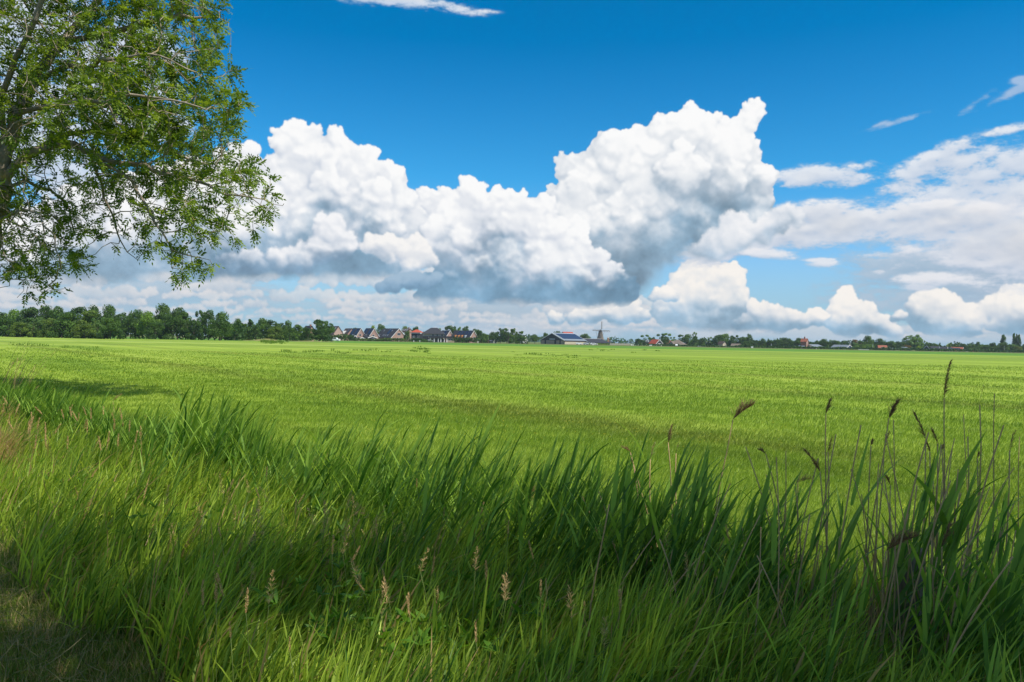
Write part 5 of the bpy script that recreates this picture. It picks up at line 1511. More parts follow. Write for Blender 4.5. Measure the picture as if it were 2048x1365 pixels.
for a in [
    (1277, 676, 12, 620, 'bushy', 'dark', 'small dark tree left of the open lit tree'),
    (1290, 668.5, 20, 640, 'open', 'light', 'open lit tree above the grey roof with a dormer'),
    (1285, 679, 16, 628, 'bushy', 'dark', 'dark bush tree at the grey dormer house'),
    (1308, 674, 10, 650, 'tall', 'mid', 'small pointed tree left of the red gable'),
    (1322, 666, 20, 650, 'open', 'mid', 'loose tree behind the red and white gable'),
    (1335, 665, 20, 650, 'open', 'light', 'light loose tree right above the red roof house'),
    (1331, 676, 22, 640, 'bushy', 'mid', 'bushy tree between the red gable and the thatched house'),
    (1346, 673, 12, 650, 'open', 'olive', 'thin spreading tree left of the thatched roof'),
    (1360, 668, 18, 660, 'open', 'mid', 'tree behind the left half of the thatched roof'),
    (1375, 668, 24, 660, 'round', 'mid', 'rounded tree behind the right half of the thatched roof'),
    (1390, 664, 12, 650, 'open', 'light', 'light upper tuft rising over the dark pointed tree'),
    (1391, 671, 16, 610, 'cone', 'dark', 'dark pointed tree right of the thatched house'),
    (1403, 676, 14, 620, 'bushy', 'mid', 'low tree right of the dark pointed one'),
    (1420, 674, 14, 640, 'open', 'light', 'light tree above the small white roof'),
    (1438, 669, 26, 620, 'round', 'dark', 'spreading dark tree left of the orange-tan house'),
    (1450, 667, 26, 650, 'round', 'light', 'broad lit tree behind the orange-tan house'),
    (1466, 671, 14, 640, 'bushy', 'dark', 'dark tree left of the low brown roof'),
    (1470, 669, 18, 655, 'open', 'mid', 'lit tree above the low brown roof'),
    (1486, 672, 22, 640, 'bushy', 'mid', 'leafy tree right of the low brown roof'),
    (1497, 667, 12, 640, 'tall', 'mid', 'tall thin tree rising at the right end of the farm group'),
    (1492, 682, 20, 615, 'bushy', 'dark', 'dark low tree at the end of the farm group'),
    (1508, 684, 18, 640, 'bushy', 'mid', 'low light tree in the gap right of the farm group'),
    (1518, 681, 12, 640, 'bushy', 'dark', 'small dark tree in the gap right of the farm group'),
    (1526, 677, 14, 640, 'round', 'mid', 'small dome tree left of the flag pole'),
    (1541, 680, 16, 640, 'bushy', 'dark', 'dark tree by the flag pole'),
    (1554, 679, 14, 640, 'bushy', 'dark', 'dark tree right of the flag pole'),
    (1572, 674.5, 26, 625, 'round', 'dark', 'broad dark tree left of the brick chimney house'),
    (1598, 675, 22, 620, 'round', 'dark', 'round dark tree hiding the brick chimney house'),
    (1614, 683, 16, 650, 'bushy', 'brown', 'brownish tree under the brick chimney'),
    (1634, 681, 10, 660, 'open', 'mid', 'thin tree behind the white gable with slate roof'),
    (1646, 678, 22, 620, 'round', 'dark', 'dark tree right of the slate roof'),
    (1660, 679, 16, 618, 'willow', 'grey', 'pale tree between the slate roof and the blue gable'),
    (1671, 680, 20, 615, 'bushy', 'dark', 'dark tree left of the blue gable house'),
    (1690, 681, 16, 660, 'round', 'dark', 'dark dome behind the blue gable house'),
    (1711, 679, 24, 655, 'round', 'red', 'dark copper-coloured tree right of the blue gable'),
    (1737, 671, 24, 650, 'round', 'mid', 'tallest rounded tree right of the blue gable house'),
    (1722, 686, 30, 618, 'willow', 'light', 'light green willow row behind the long white rail, left half'),
    (1736, 688, 22, 616, 'willow', 'light', 'light green willow row behind the long white rail, right half'),
    (1760, 677, 22, 640, 'round', 'dark', 'dark dome left of the low red-brown roof'),
    (1782, 681, 18, 640, 'round', 'mid', 'green dome right of the low red-brown roof'),
    (1797, 682, 14, 640, 'round', 'dark', 'small dark dome left of the tall twin tree'),
    (1820, 670, 20, 620, 'tall', 'grey', 'tall grey-green twin tree, left crown'),
    (1836, 668.5, 18, 620, 'tall', 'grey', 'tall grey-green twin tree, right crown'),
    (1815, 690, 16, 606, 'bushy', 'red', 'dark red bush under the tall twin tree'),
    (1837, 692, 8, 600, 'bushy', 'yellow', 'small yellow bush right under the tall twin tree'),
    (1856, 686, 20, 660, 'open', 'mid', 'low trees behind the dark A-shaped roof'),
    (1868, 686, 18, 665, 'round', 'mid', 'green dome behind the grey garden roof'),
    (1880, 685, 7, 650, 'cone', 'mid', 'small pointed conifer over the white-gabled house'),
    (1903, 686, 18, 655, 'round', 'yellow', 'yellow-green dome above the slate and white house'),
    (1928, 687, 16, 640, 'round', 'dark', 'dark dome right of the orange roof'),
    (1942, 687, 18, 630, 'bushy', 'mid', 'green tree at the right of the white annex'),
    (1957, 683.5, 14, 640, 'round', 'dark', 'dark dome rising in the right-hand belt'),
    (1968, 689, 24, 612, 'bushy', 'mid', 'full low tree in the right-hand belt, left one'),
    (1987, 685, 18, 620, 'round', 'dark', 'dark dome left of the single poplar'),
    (1981, 692, 22, 606, 'bushy', 'dark', 'dark low tree below the dome left of the poplar'),
    (2007, 670, 11, 620, 'poplar', 'dark', 'single dark narrow poplar standing apart left of the close poplars'),
    (2006, 684, 20, 600, 'bushy', 'mid', 'green tree at the foot of the single poplar'),
    (2028, 667.5, 8, 620, 'poplar', 'dark', 'left poplar of the close group at the right edge'),
    (2033.5, 669, 5, 622, 'poplar', 'dark', 'thin middle poplar of the close group at the right edge'),
    (2038, 670, 8, 618, 'poplar', 'dark', 'right poplar of the close group at the right edge'),
    (2026, 688, 20, 600, 'bushy', 'mid', 'green tree at the foot of the close poplars'),
    (2036, 692, 16, 596, 'bushy', 'brown', 'brownish bush under the close poplars'),
    (2052, 690, 24, 600, 'round', 'dark', 'dark tree cut by the right edge of the picture'),
]: far_tree(*a, group='trees of the farther belt at the right')

# hedges and undergrowth: low leafy masses at the foot of the trees and houses
def hedge(points, h, w, tint, label, name='hedge', dens=16, kind=None, size=(0.12, 0.30)):
    """points: (column, distance) along the hedge."""
    g = np.random.default_rng(abs(int(points[0][0])) + 7)
    pts = [Vector((gx(px, d), d, 0)) for px, d in points]
    P = []
    for a, b in zip(pts[:-1], pts[1:]):
        L = (b - a).length; n = int(L * dens)
        t = g.random(n); q = np.array(a)[None] + (np.array(b) - np.array(a))[None] * t[:, None]
        hh = h * (0.55 + 0.75 * lnoise(q[:, 0], q[:, 1] * 0.3, 4.0))
        ph = g.uniform(0, math.pi, n)
        q[:, 0] += np.cos(ph) * w * 0.5; q[:, 1] += np.cos(g.uniform(0, math.pi, n)) * w * 0.5
        q[:, 2] = np.sin(ph) ** 0.6 * hh * g.uniform(0.5, 1.0, n)
        P.append(q)
    P = np.concatenate(P); n = len(P)
    N_ = g.standard_normal((n, 3)); N_[:, 1] -= 0.7; N_ /= np.linalg.norm(N_, axis=1)[:, None]
    u = np.cross(N_, g.standard_normal((n, 3))); u /= np.linalg.norm(u, axis=1)[:, None]; ww = np.cross(N_, u)
    s = g.uniform(size[0], size[1], n)[:, None]
    c0 = P.mean(0); c0[2] = 0
    V = np.stack([P - u * s, P + ww * s, P + u * s, P - ww * s], 1).reshape(-1, 3) - c0
    o = link(name, np_mesh(name, V, np.arange(4 * n).reshape(-1, 4), [m_far], {'tone': np.repeat(np.clip(0.3 + g.normal(0, .25, n), 0, 1), 4)}))
    o.location = tuple(c0); t_ = TINT[tint]; o.color = (*t_, 1)
    return tag(o, label, name if kind is None else None, kind=kind)
hedge([(-80, 300), (200, 296), (470, 298), (480, 318)], 6.5, 6, 'dark', 'dark shrubs closing the foot of the wood at the left', 'undergrowth', 40, 'stuff', (0.3, 0.7))
hedge([(-80, 262), (100, 262), (235, 248)], 2.2, 3, 'dark', 'dense low shrubs along the front foot of the left wood', 'undergrowth', 20, 'stuff', (0.2, 0.5))
hedge([(462, 322), (560, 326), (660, 340)], 2.6, 3, 'dark', 'low dark shrubs under the trees between wood and houses', 'undergrowth', 20, 'stuff', (0.2, 0.45))
hedge([(655, 500), (700, 505), (706, 505)], 4.2, 3, 'mid', 'green garden hedge behind the white pickup', 'hedge', 40, None, (0.3, 0.6))
hedge([(706, 505), (760, 505), (812, 510)], 2.0, 2.5, 'olive', 'low shrubs in front of the solar-panel houses', 'hedge', 36, None, (0.25, 0.5))
hedge([(822, 512), (853, 512)], 2.6, 2, 'dark', 'clipped dark hedge below the red-roofed house', 'hedge', 50, None, (0.2, 0.45))
hedge([(838, 506), (862, 508)], 1.9, 2, 'mid', 'green shrub mound left of the pillared terrace', 'shrub', 40, None, (0.2, 0.45))
hedge([(906, 512), (956, 516)], 3.0, 2, 'dark', 'dark hedge in front of the terrace with orange dormers', 'hedge', 46, None, (0.25, 0.5))
hedge([(1480, 590), (1600, 590), (1800, 590), (1960, 590), (2080, 590)], 1.9, 5, 'dark', 'dark shrub belt along the far right edge of the field', 'undergrowth', 20, 'stuff', (0.3, 0.75))
hedge([(1270, 604), (1390, 602), (1480, 596)], 1.3, 4, 'dark', 'low dark shrubs before the farmhouses right of the windmill', 'undergrowth', 18, 'stuff', (0.3, 0.6))
hedge([(1384, 640), (1500, 645), (1620, 650), (1800, 655), (1960, 650), (2090, 640)], 6.5, 8, 'dark', 'dark background thicket behind the right-hand belt', 'thicket', 26, 'stuff', (0.5, 1.1))
hedge([(1178, 596), (1216, 600)], 1.2, 3, 'yellow', 'dry weeds before the low barn', 'weeds', 20, 'stuff', (0.15, 0.35))
# distant woods on the horizon, the blue of haze put into their leaf tint
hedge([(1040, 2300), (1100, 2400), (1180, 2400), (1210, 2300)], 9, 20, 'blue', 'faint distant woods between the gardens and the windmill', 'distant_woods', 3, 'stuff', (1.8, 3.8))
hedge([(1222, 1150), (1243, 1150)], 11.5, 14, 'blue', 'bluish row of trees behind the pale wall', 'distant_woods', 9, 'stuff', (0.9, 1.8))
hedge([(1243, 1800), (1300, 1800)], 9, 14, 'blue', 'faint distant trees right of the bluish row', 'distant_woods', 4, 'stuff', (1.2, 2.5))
hedge([(440, 900), (700, 1000), (1000, 1200), (1060, 1300)], 10, 20, 'dark', 'far trees closing the view behind the houses', 'distant_woods', 5, 'stuff', (1.2, 2.4))
# mound of dry grass
g_ = np.random.default_rng(3)
m_dry, T = new_mat('dry_grass_ground')
geo = T.n('ShaderNodeNewGeometry').outputs['Position']
finish(m_dry, T, T.ramp(T.noise(geo, 0.5, 5, 0.7), [(0.35, (0.10, 0.15, 0.03)), (0.6, (0.26, 0.22, 0.09))]), 0.95, T.noise(geo, 2.0, 4), 0.5, spec=0.05)
mv, mf = [], []
for j in range(9):
    for i in range(41):
        t = i / 40; u_ = j / 8
        px = 470 + 200 * t; d = 300 + 12 * u_
        z = math.sin(math.pi * u_) ** 0.8 * (0.2 + 0.7 * math.exp(-((t - 0.32) / 0.10) ** 2) + 0.2 * math.exp(-((t - 0.75) / 0.1) ** 2)) - 0.02
        mv.append((gx(px, d), d, z))
for j in range(8):
    for i in range(40): mf.append((j * 41 + i, j * 41 + i + 1, (j + 1) * 41 + i + 1, (j + 1) * 41 + i))
mound = link('grass_mound', np_mesh('grass_mound', np.array(mv), np.array(mf), [m_dry], smooth=True)); tag(mound, kind='structure')
# ------------------------------------------------------------------ buildings
def brick(name, a, b, mortar=(0.35, 0.32, 0.28)):
    m, T = new_mat(name)
    tcd = T.n('ShaderNodeTexCoord').outputs['Object']
    br = T.n('ShaderNodeTexBrick'); T.link(tcd, br.inputs['Vector'])
    mp = T.n('ShaderNodeMapping'); mp.inputs['Rotation'].default_value = (R(90), 0, 0)
    T.link(tcd, mp.inputs[0]); T.link(mp.outputs[0], br.inputs['Vector'])
    br.inputs['Color1'].default_value = (*a, 1); br.inputs['Color2'].default_value = (*b, 1); br.inputs['Mortar'].default_value = (*mortar, 1)
    br.inputs['Scale'].default_value = 4.0; br.inputs['Mortar Size'].default_value = 0.012
    return finish(m, T, T.mix(T.maprange(T.noise(tcd, 0.8, 4), 0.3, 0.7, 0.0, 0.35), br.outputs['Color'], b), 0.85, spec=0.15)
def tiles(name, a, b):
    m, T = new_mat(name)
    tcd = T.n('ShaderNodeTexCoord').outputs['Object']
    w = T.n('ShaderNodeTexWave', bands_direction='Z'); w.inputs['Scale'].default_value = 1.1; w.inputs['Distortion'].default_value = 0.4; T.link(tcd, w.inputs['Vector'])
    return finish(m, T, T.mix(T.math('MULTIPLY', w.outputs['Fac'], T.noise(tcd, 1.2, 5, 0.7)), a, b), 0.75, w.outputs['Fac'], 0.3, spec=0.2)
M = dict(
    brick=brick('red_brick', (0.28, 0.10, 0.065), (0.36, 0.15, 0.10)), pink=brick('pale_red_brick', (0.42, 0.22, 0.17), (0.48, 0.27, 0.21)), tan=brick('tan_brick', (0.36, 0.27, 0.17), (0.43, 0.33, 0.22)),
    slate=tiles('dark_tiles', (0.028, 0.030, 0.036), (0.06, 0.06, 0.068)), brown=tiles('brown_tiles', (0.055, 0.038, 0.034), (0.10, 0.07, 0.06)), red=tiles('red_tiles', (0.36, 0.065, 0.035), (0.46, 0.10, 0.05)),
    orange=tiles('orange_tiles', (0.26, 0.085, 0.05), (0.36, 0.13, 0.075)), grey=tiles('grey_sheets', (0.16, 0.19, 0.22), (0.24, 0.27, 0.31)), thatch=tiles('thatch', (0.13, 0.105, 0.08), (0.23, 0.19, 0.15)),
    white=plain('white_paint', (0.66, 0.65, 0.62), 0.5, 0.04, 1.0), cream=plain('cream_panels', (0.46, 0.39, 0.28), 0.7, 0.08, 1.0), dark=plain('dark_paint', (0.03, 0.032, 0.035), 0.6, 0.1, 1.0),
    green=plain('dark_green_sheets', (0.022, 0.035, 0.035), 0.5, 0.12, 0.5), blue=plain('blue_paint', (0.03, 0.07, 0.30), 0.5, 0.05), wood=plain('orange_wood', (0.50, 0.20, 0.06), 0.6, 0.12),
    zinc=plain('zinc', (0.42, 0.47, 0.52), 0.45, 0.06, 1.0, 0.5), millwood=plain('mill_thatch', (0.16, 0.125, 0.09), 0.9, 0.25, 1.5), post=plain('grey_post', (0.45, 0.47, 0.46), 0.6, 0.1), silo=brick('silo_brick', (0.30, 0.16, 0.08), (0.38, 0.22, 0.12)))
m_solar, T = new_mat('solar_panel')
tcd = T.n('ShaderNodeTexCoord').outputs['Object']
bk = T.n('ShaderNodeTexBrick'); T.link(tcd, bk.inputs['Vector']); bk.offset = 0.0
bk.inputs['Color1'].default_value = (0.010, 0.016, 0.040, 1); bk.inputs['Color2'].default_value = (0.014, 0.022, 0.055, 1); bk.inputs['Mortar'].default_value = (0.05, 0.06, 0.08, 1); bk.inputs['Scale'].default_value = 0.5
finish(m_solar, T, bk.outputs['Color'], 0.25, spec=0.5)
m_glass, T = new_mat('window_glass'); finish(m_glass, T, (0.03, 0.045, 0.06), 0.12, spec=0.6)
M['solar'] = m_solar; M['glass'] = m_glass

def window(x, z, w, h, y, parent, axis='y', frame='white', side=-1):
    """Frame with a pane set in, standing proud of a wall whose normal is side*axis."""
    f = MB(); t = 0.09; o = 0.07 * side; p = 0.035 * side
    def bx(mb, a0, a1, z0, z1, q0, q1):
        q0, q1 = min(q0, q1), max(q0, q1)
        if axis == 'y': mb.box(a0, a1, q0, q1, z0, z1)
        else: mb.box(q0, q1, a0, a1, z0, z1)
    x0, x1, z0, z1 = x - w / 2, x + w / 2, z - h / 2, z + h / 2
    bx(f, x0 - t, x1 + t, z0 - t, z0, y, y + o); bx(f, x0 - t, x1 + t, z1, z1 + t, y, y + o)
    bx(f, x0 - t, x0, z0, z1, y, y + o); bx(f, x1, x1 + t, z0, z1, y, y + o)
    if w > 1.6: bx(f, x - t / 2, x + t / 2, z0, z1, y, y + o)
    fr = f.build('window', M[frame], parent)
    g = MB(); bx(g, x0, x1, z0, z1, y + 0.002 * side, y + p)
    if w > 1.6:
        g = MB(); bx(g, x0, x - t / 2, z0, z1, y + 0.002 * side, y + p); bx(g, x + t / 2, x1, z0, z1, y + 0.002 * side, y + p)
    g.build('pane', M['glass'], fr)
    return fr

def gable_house(name, label, cat, d, gx0, gx1, ridge_y, eave_y, far_px, theta, wall, roof, side=1, trim='white', gable_mat=None, gwin=(), panels=(), lights=(), over=0.35, wallwin=(), door=None, group=None, front=None, hip=0.0, chimney=None):
    """Gable between picture columns gx0 and gx1, ridge running back to the column far_px. side=1: the gable looks to the right, -1: to the left."""
    m = d / FPX; th = R(theta)
    W = (gx1 - gx0) * m / math.cos(th); L = max(3.0, abs((gx0 + gx1) / 2 - far_px) * m / math.sin(th))
    cx = (gx0 + gx1) / 2
    Hr = at(cx, ridge_y, d).z; He = at(cx, eave_y, d).z
    r = empty(name, (gx(cx, d), d, 0), -side * (math.pi / 2 - th) if side == 1 else (math.pi / 2 - th))
    tag(r, label, cat, group)
    # local frame: the gable wall stands in the plane x=0 looking to +side*x, the house runs back to -side*L
    s = side
    X = lambda t: -s * t                       # t metres back from the gable
    hw = W / 2
    wb = MB()
    x0, x1 = sorted((X(0), X(L)))
    ins = 0.0 if hip == 0 else hip
    poly = [(-hw, -0.2), (hw, -0.2), (hw, He), (0, Hr - 0.12 if hip == 0 else He), (-hw, He)]
    wb.prism(poly, 'x', x0, x1)
    w_ = wb.build('wall', M[wall], r)
    if gable_mat:
        gp = MB(); q0, q1 = sorted((X(0), X(-0.04)))
        gp.prism([(-hw, He + 0.05), (hw, He + 0.05), (0, Hr - 0.15)], 'x', q0, q1); gp.build('gable_cladding', M[gable_mat], r)
    if front:
        gp = MB(); q0, q1 = sorted((X(0), X(-0.05)))
        gp.box(q0, q1, -hw * 0.98, hw * 0.98, 0, He * 0.98); gp.build('front_panel', M[front], r)
    rb = MB(); th_ = 0.22
    sl = (Hr - He) / hw
    for sg in (-1, 1):
        a, b = (sg * (hw + over), He - over * sl), (0.0, Hr)
        xa, xb = sorted((X(-over), X(L + over)))
        if hip:
            rx0, rx1 = X(hip), X(L - hip)
            rb.add([(X(-over), a[0], a[1]), (X(L + over), a[0], a[1]), (rx1, 0, Hr), (rx0, 0, Hr), (X(-over), a[0], a[1] - th_), (X(L + over), a[0], a[1] - th_), (rx1, 0, Hr - th_), (rx0, 0, Hr - th_)],
                   [(0, 1, 2, 3), (4, 7, 6, 5), (0, 4, 5, 1), (1, 5, 6, 2), (2, 6, 7, 3), (3, 7, 4, 0)])
        else:
            rb.hexa([(xa, a[0], a[1] - th_), (xb, a[0], a[1] - th_), (xb, b[0], b[1] - th_), (xa, b[0], b[1] - th_), (xa, a[0], a[1]), (xb, a[0], a[1]), (xb, b[0], b[1]), (xa, b[0], b[1])])
    if hip:
        for t0, t1 in ((-over, hip), (L + over, L - hip)):
            e = He - over * sl
            rb.add([(X(t0), -(hw + over), e), (X(t0), hw + over, e), (X(t1), 0, Hr - 0.003), (X(t0), -(hw + over), e - th_), (X(t0), hw + over, e - th_), (X(t1), 0, Hr - th_)], [(0, 1, 2), (3, 5, 4), (0, 3, 4, 1)])
    ro = rb.build('roof', M[roof], r)
    if trim and not hip:
        tb = MB(); q0, q1 = sorted((X(-over), X(-over - 0.12)))
        for sg in (-1, 1):
            a, b = (sg * (hw + over + 0.05), He - over * sl - 0.02), (0, Hr + 0.06)
            tb.hexa([(q0, a[0], a[1] - 0.42), (q1, a[0], a[1] - 0.42), (q1, b[0], b[1] - 0.46), (q0, b[0], b[1] - 0.46), (q0, a[0], a[1] + 0.05), (q1, a[0], a[1] + 0.05), (q1, b[0], b[1]), (q0, b[0], b[1])])
        tb.build('bargeboard', M[trim], r)
    for (y, z, w, h) in gwin: window(y, z, w, h, X(-0.05 if gable_mat or front else 0), r, 'x', 'white', s)
    # the slope that faces the camera looks to -y
    n = Vector((0, -sl, 1)).normalized() if True else None
    dv = Vector((0, -1, -sl)).normalized()
    def on_roof(t, q, w, h, mat, nm, lift=0.10, par=None):
        c0 = Vector((X(t), 0, Hr)) + dv * q
        ux = Vector((1, 0, 0)); nn = Vector((0, -sl, 1)).normalized(); nn = Vector((0, -math.sin(math.atan(sl)), math.cos(math.atan(sl))))
        p = [c0 + ux * a * w / 2 + dv * b for a, b in ((-1, 0), (1, 0), (1, h), (-1, h))]
        mb = MB().hexa([tuple(v + nn * 0.003) for v in p] + [tuple(v + nn * lift) for v in p])
        return mb.build(nm, mat, par or r)
    for (t, q, w, h) in panels: on_roof(t, q, w, h, M['solar'], 'solar_panel')
    for (t, q, w, h) in lights:
        f = on_roof(t, q, w, h, M['zinc'], 'roof_window', 0.09)
        on_roof(t, q + 0.12, w - 0.24, h - 0.24, M['glass'], 'pane', 0.12, f)
    for (t, z, w, h) in wallwin: window(X(t), z, w, h, -hw, r, 'y', 'white', -1)
    if door:
        y, w, h = door
        mb = MB(); q0, q1 = sorted((X(-0.05 if front else 0), X(-0.12))); mb.box(q0, q1, y - w / 2, y + w / 2, 0, h); mb.build('door', M['dark'], r)
    if chimney:
        t, hh = chimney
        MB().box(X(t) - .35, X(t) + .35, -.35, .35, Hr - 0.6, Hr + hh).box(X(t) - .42, X(t) + .42, -.42, .42, Hr + hh, Hr + hh + 0.12).build('chimney', M['brick' if roof != 'thatch' else 'brown'], ro)
    return r, L, W, Hr, He, X

H3 = dict(over=0.4)
# the brick houses left of the middle, from left to right
gable_house('brick_house', 'steep brick house with a dark skylit roof and large bare pink gable', 'house', 560, 666, 687, 652.6, 671, 660, 35, 'pink', 'brown', trim=None,
            lights=[(2.5, 1.2, .8, 1.6), (4.2, 1.2, .8, 1.6), (5.9, 1.2, .8, 1.6), (3.2, 5.2, .8, 1.2), (5.2, 5.2, .8, 1.2)], chimney=None)
r, L, W, Hr, He, X = gable_house('brick_house', 'dark-roofed brick house with one white dormer between the pink gable and the solar roofs', 'house', 575, 694, 712, 657, 669.5, 684, 30, 'brick', 'brown', trim=None, panels=[(3, 1, 1.8, 2.6)])
d_ = MB().box(X(9.5), X(9.5) + 2.6, -4.4, -1.5, Hr - 4.2, Hr - 1.9).build('dormer', M['white'], r)
window(X(9.5) + 1.3, Hr - 3.0, 1.5, 1.2, -4.4, d_)
gable_house('brick_house', 'brick house with white-edged gable and two solar arrays, left of the solar pair', 'house', 560, 714, 729, 656.8, 671, 701, 38, 'brick', 'slate', panels=[(3.0, .6, 2.6, 4.6), (9.2, .6, 3.0, 4.6)],
            lights=[(5.0, 5.3, .8, 1.0), (7.0, 5.3, .8, 1.0)], gwin=[(-0.6, 3.9, 1.5, 1.3)])
gable_house('brick_house', 'brick house with white-edged gable and two solar arrays, right of the solar pair', 'house', 556, 739.5, 756, 656.8, 672, 727, 38, 'brick', 'slate', panels=[(3.0, .6, 2.8, 4.6), (9.4, .6, 3.0, 4.6)],
            lights=[(5.0, 5.4, .8, 1.0), (7.0, 5.4, .8, 1.0)], gwin=[(-0.6, 3.6, 1.5, 1.4)])
gable_house('brick_house', 'largest brick house, long dark roof with skylights and white-edged gable with a double window', 'house', 550, 784, 811, 657.3, 675, 759, 40, 'brick', 'slate',
            panels=[(8.5, 1.2, 2.8, 4.4)], lights=[(6.4, 1.6, .8, 1.2), (9.8, .8, .8, 1.0), (17, 1.6, .8, 1.2), (7.0, 6.2, .8, 1.2), (9.8, 6.2, .8, 1.2), (12.5, 6.2, .8, 1.2), (18, 6.2, .8, 1.2)],
            gwin=[(0, 5.0, 2.6, 1.7), (-0.3, 1.4, 2.4, 1.8)], wallwin=[(1.6, 1.4, 2.0, 2.4), (14, 1.3, 1.2, 1.4)])
# small garden buildings before them
gable_house('garden_shed', 'dark shed with white-edged gable in front of the left solar house', 'shed', 545, 706, 713, 671, 675, 701, 35, 'dark', 'slate')
gable_house('garden_shed', 'low dark annex with a flat-looking roof between the two solar houses', 'shed', 545, 737, 752, 673, 675.5, 730, 40, 'dark', 'slate', gwin=[(1.2, 1.3, 1.4, 1.2)])
gable_house('garden_shed', 'grey-walled shed with dark roof below the first solar roof', 'shed', 542, 718, 729, 675, 677.5, 712, 40, 'tan', 'slate')
gable_house('brick_house', 'half-hidden brown-roofed house with skylights behind the largest brick gable', 'house', 620, 816, 824, 657.5, 663, 806, 55, 'brick', 'brown', trim=None, lights=[(2, .8, .8, 2.2), (4, .8, .8, 2.2), (6, .8, .8, 2.2)], chimney=(1.5, 0.9))
gable_house('farmhouse', 'house almost hidden by trees, only its dark roof and brick chimney showing', 'house', 380, 620, 626, 652, 658, 608, 50, 'brick', 'slate', trim=None, chimney=(1.0, 0.5))
gable_house('small_house', 'white-fronted low annex under the half-hidden brown roof', 'house', 600, 806, 812, 666, 668, 800, 50, 'white', 'zinc', trim=None)

# red-roofed house with white bands
def flat_box(r, x0, x1, y0, y1, z0, z1, mat, nm): return MB().box(x0, x1, y0, y1, z0, z1).build(nm, M[mat], r)
d = 560; m = d / FPX
c = gx(834, d); r = empty('red_roofed_house', (c, d, 0), R(-12)); tag(r, 'small dark house with a bright red hipped roof over a white band', 'house')
w2 = 9.5 * m; zt = at(833, 659.5, d).z; z1 = at(833, 665.4, d).z; z2 = at(833, 667.6, d).z
flat_box(r, -w2 * .95, w2 * .95, -3.2, 3.2, -.2, z2, 'dark', 'wall')
flat_box(r, -w2 * 1.03, w2 * 1.03, -3.6, 3.6, z2, z1, 'white', 'fascia')
MB().add([(-w2 * 1.08, -3.9, z1 + .003), (w2 * 1.08, -3.9, z1 + .003), (w2 * 1.08, 3.9, z1 + .003), (-w2 * 1.08, 3.9, z1 + .003), (-1.0, 0, zt), (0.6, 0, zt)], [(0, 3, 2, 1), (0, 1, 5, 4), (1, 2, 5), (2, 3, 4, 5), (3, 0, 4)]).build('roof', M['red'], r)
for x in (-1.9, -1.0): window(x, 2.9, .7, 2.3, -3.2, r)
window(1.9, 2.2, 1.5, 1.3, -3.2, r); window(1.9, 4.2, 1.3, .8, -3.2, r)

# villa with the big hipped roof and pillared ground floor
d = 545; m = d / FPX
c = gx(867, d); r = empty('villa', (c, d, 0)); tag(r, 'broad villa with a big dark hipped roof and a pillared terrace along its front', 'house')
zt = at(867, 656, d).z; ze = at(867, 668.2, d).z; hw = 23 * m
flat_box(r, -20 * m, 20 * m, -4.5, 4.5, -.2, ze + .1, 'cream', 'wall')
MB().add([(-hw, -5.4, ze), (hw, -5.4, ze), (hw, 5.4, ze), (-hw, 5.4, ze), (-5.5 * m, -0.4, zt), (7 * m, -0.4, zt), (7 * m, .4, zt), (-5.5 * m, .4, zt)], [(0, 3, 2, 1), (0, 1, 5, 4), (1, 2, 6, 5), (2, 3, 7, 6), (3, 0, 4, 7), (4, 5, 6, 7)]).build('roof', M['slate'], r)
flat_box(r, -20.4 * m, -9 * m, -5.0, -4.52, 0, ze - 1.6, 'dark', 'garage_front')
z1 = at(880, 672.8, d).z; z2 = at(880, 676.5, d).z
flat_box(r, -6.5 * m, 43 * m, -10, -4.6, z2, z1, 'slate', 'terrace_roof')
for x in (-3.5, 4, 12, 17, 24, 29): flat_box(r, x * m - .28, x * m + .28, -9.6, -9.1, -.1, z2 - .003, 'white', 'pillar')
flat_box(r, 29.8 * m, 42 * m, -9.4, -4.65, -.1, z2 - .003, 'tan', 'annex_wall')
window(36 * m, 1.9, 3.0, 1.0, -9.4, r)
for x in (0, 8, 14, 20.5): window(x * m, 1.3, 2.0, 2.0, -4.5, r)
for x in (0, 8.5, 18): window(x * m, ze - .85, 1.2, 1.2, -4.5, r)

gable_house('brick_house', 'small white-edged brick gable with solar panels, just right of the villa roof', 'house', 575, 892.5, 906, 661.3, 673, 882, 40, 'brick', 'slate', panels=[(3.5, .6, 3.2, 3.6)], gwin=[(0, 3.6, 1.2, 1.2)])
r, L, W, Hr, He, X = gable_house('terraced_houses', 'terrace with four solar arrays, orange dormer sides and a white-edged end gable', 'house', 560, 939, 955, 661.6, 676, 906, 42, 'brick', 'slate',
            panels=[(2.8, .5, 2.9, 3.4), (6.6, .5, 2.9, 3.4), (10.6, .5, 2.9, 3.4), (14.6, .5, 2.9, 3.4)], gwin=[(0.3, 3.4, 1.3, 1.7)], wallwin=[(3, 1.2, 2, 1.4), (8, 1.2, 2, 1.4)])
for t, mt in ((5.0, 'zinc'), (9.0, 'wood'), (12.8, 'wood'), (16.6, 'wood')):
    x = X(t)
    MB().hexa([(x - 1.0, -W / 2 - .1, He - .25), (x + .6, -W / 2 - .1, He - .25), (x + .6, -1.2, He + .2), (x - 1.0, -1.2, He + .2), (x - 1.0, -W / 2 - .1, He + 1.5), (x + .6, -W / 2 - .1, He + 1.5), (x + .6, -1.2, He + 2.0), (x - 1.0, -1.2, He + 2.0)]).build('dormer', M[mt], r)
gable_house('garden_shed', 'low brick shed right of the terrace', 'shed', 560, 972, 980, 680, 681.5, 962, 60, 'brick', 'pinkroof' if False else 'brown', trim=None)
gable_house('garden_shed', 'small shed with a pale zinc roof under the dark garden tree', 'shed', 560, 986, 993, 679.2, 681.4, 983, 50, 'white', 'grey', door=(1.0, .8, 1.9))
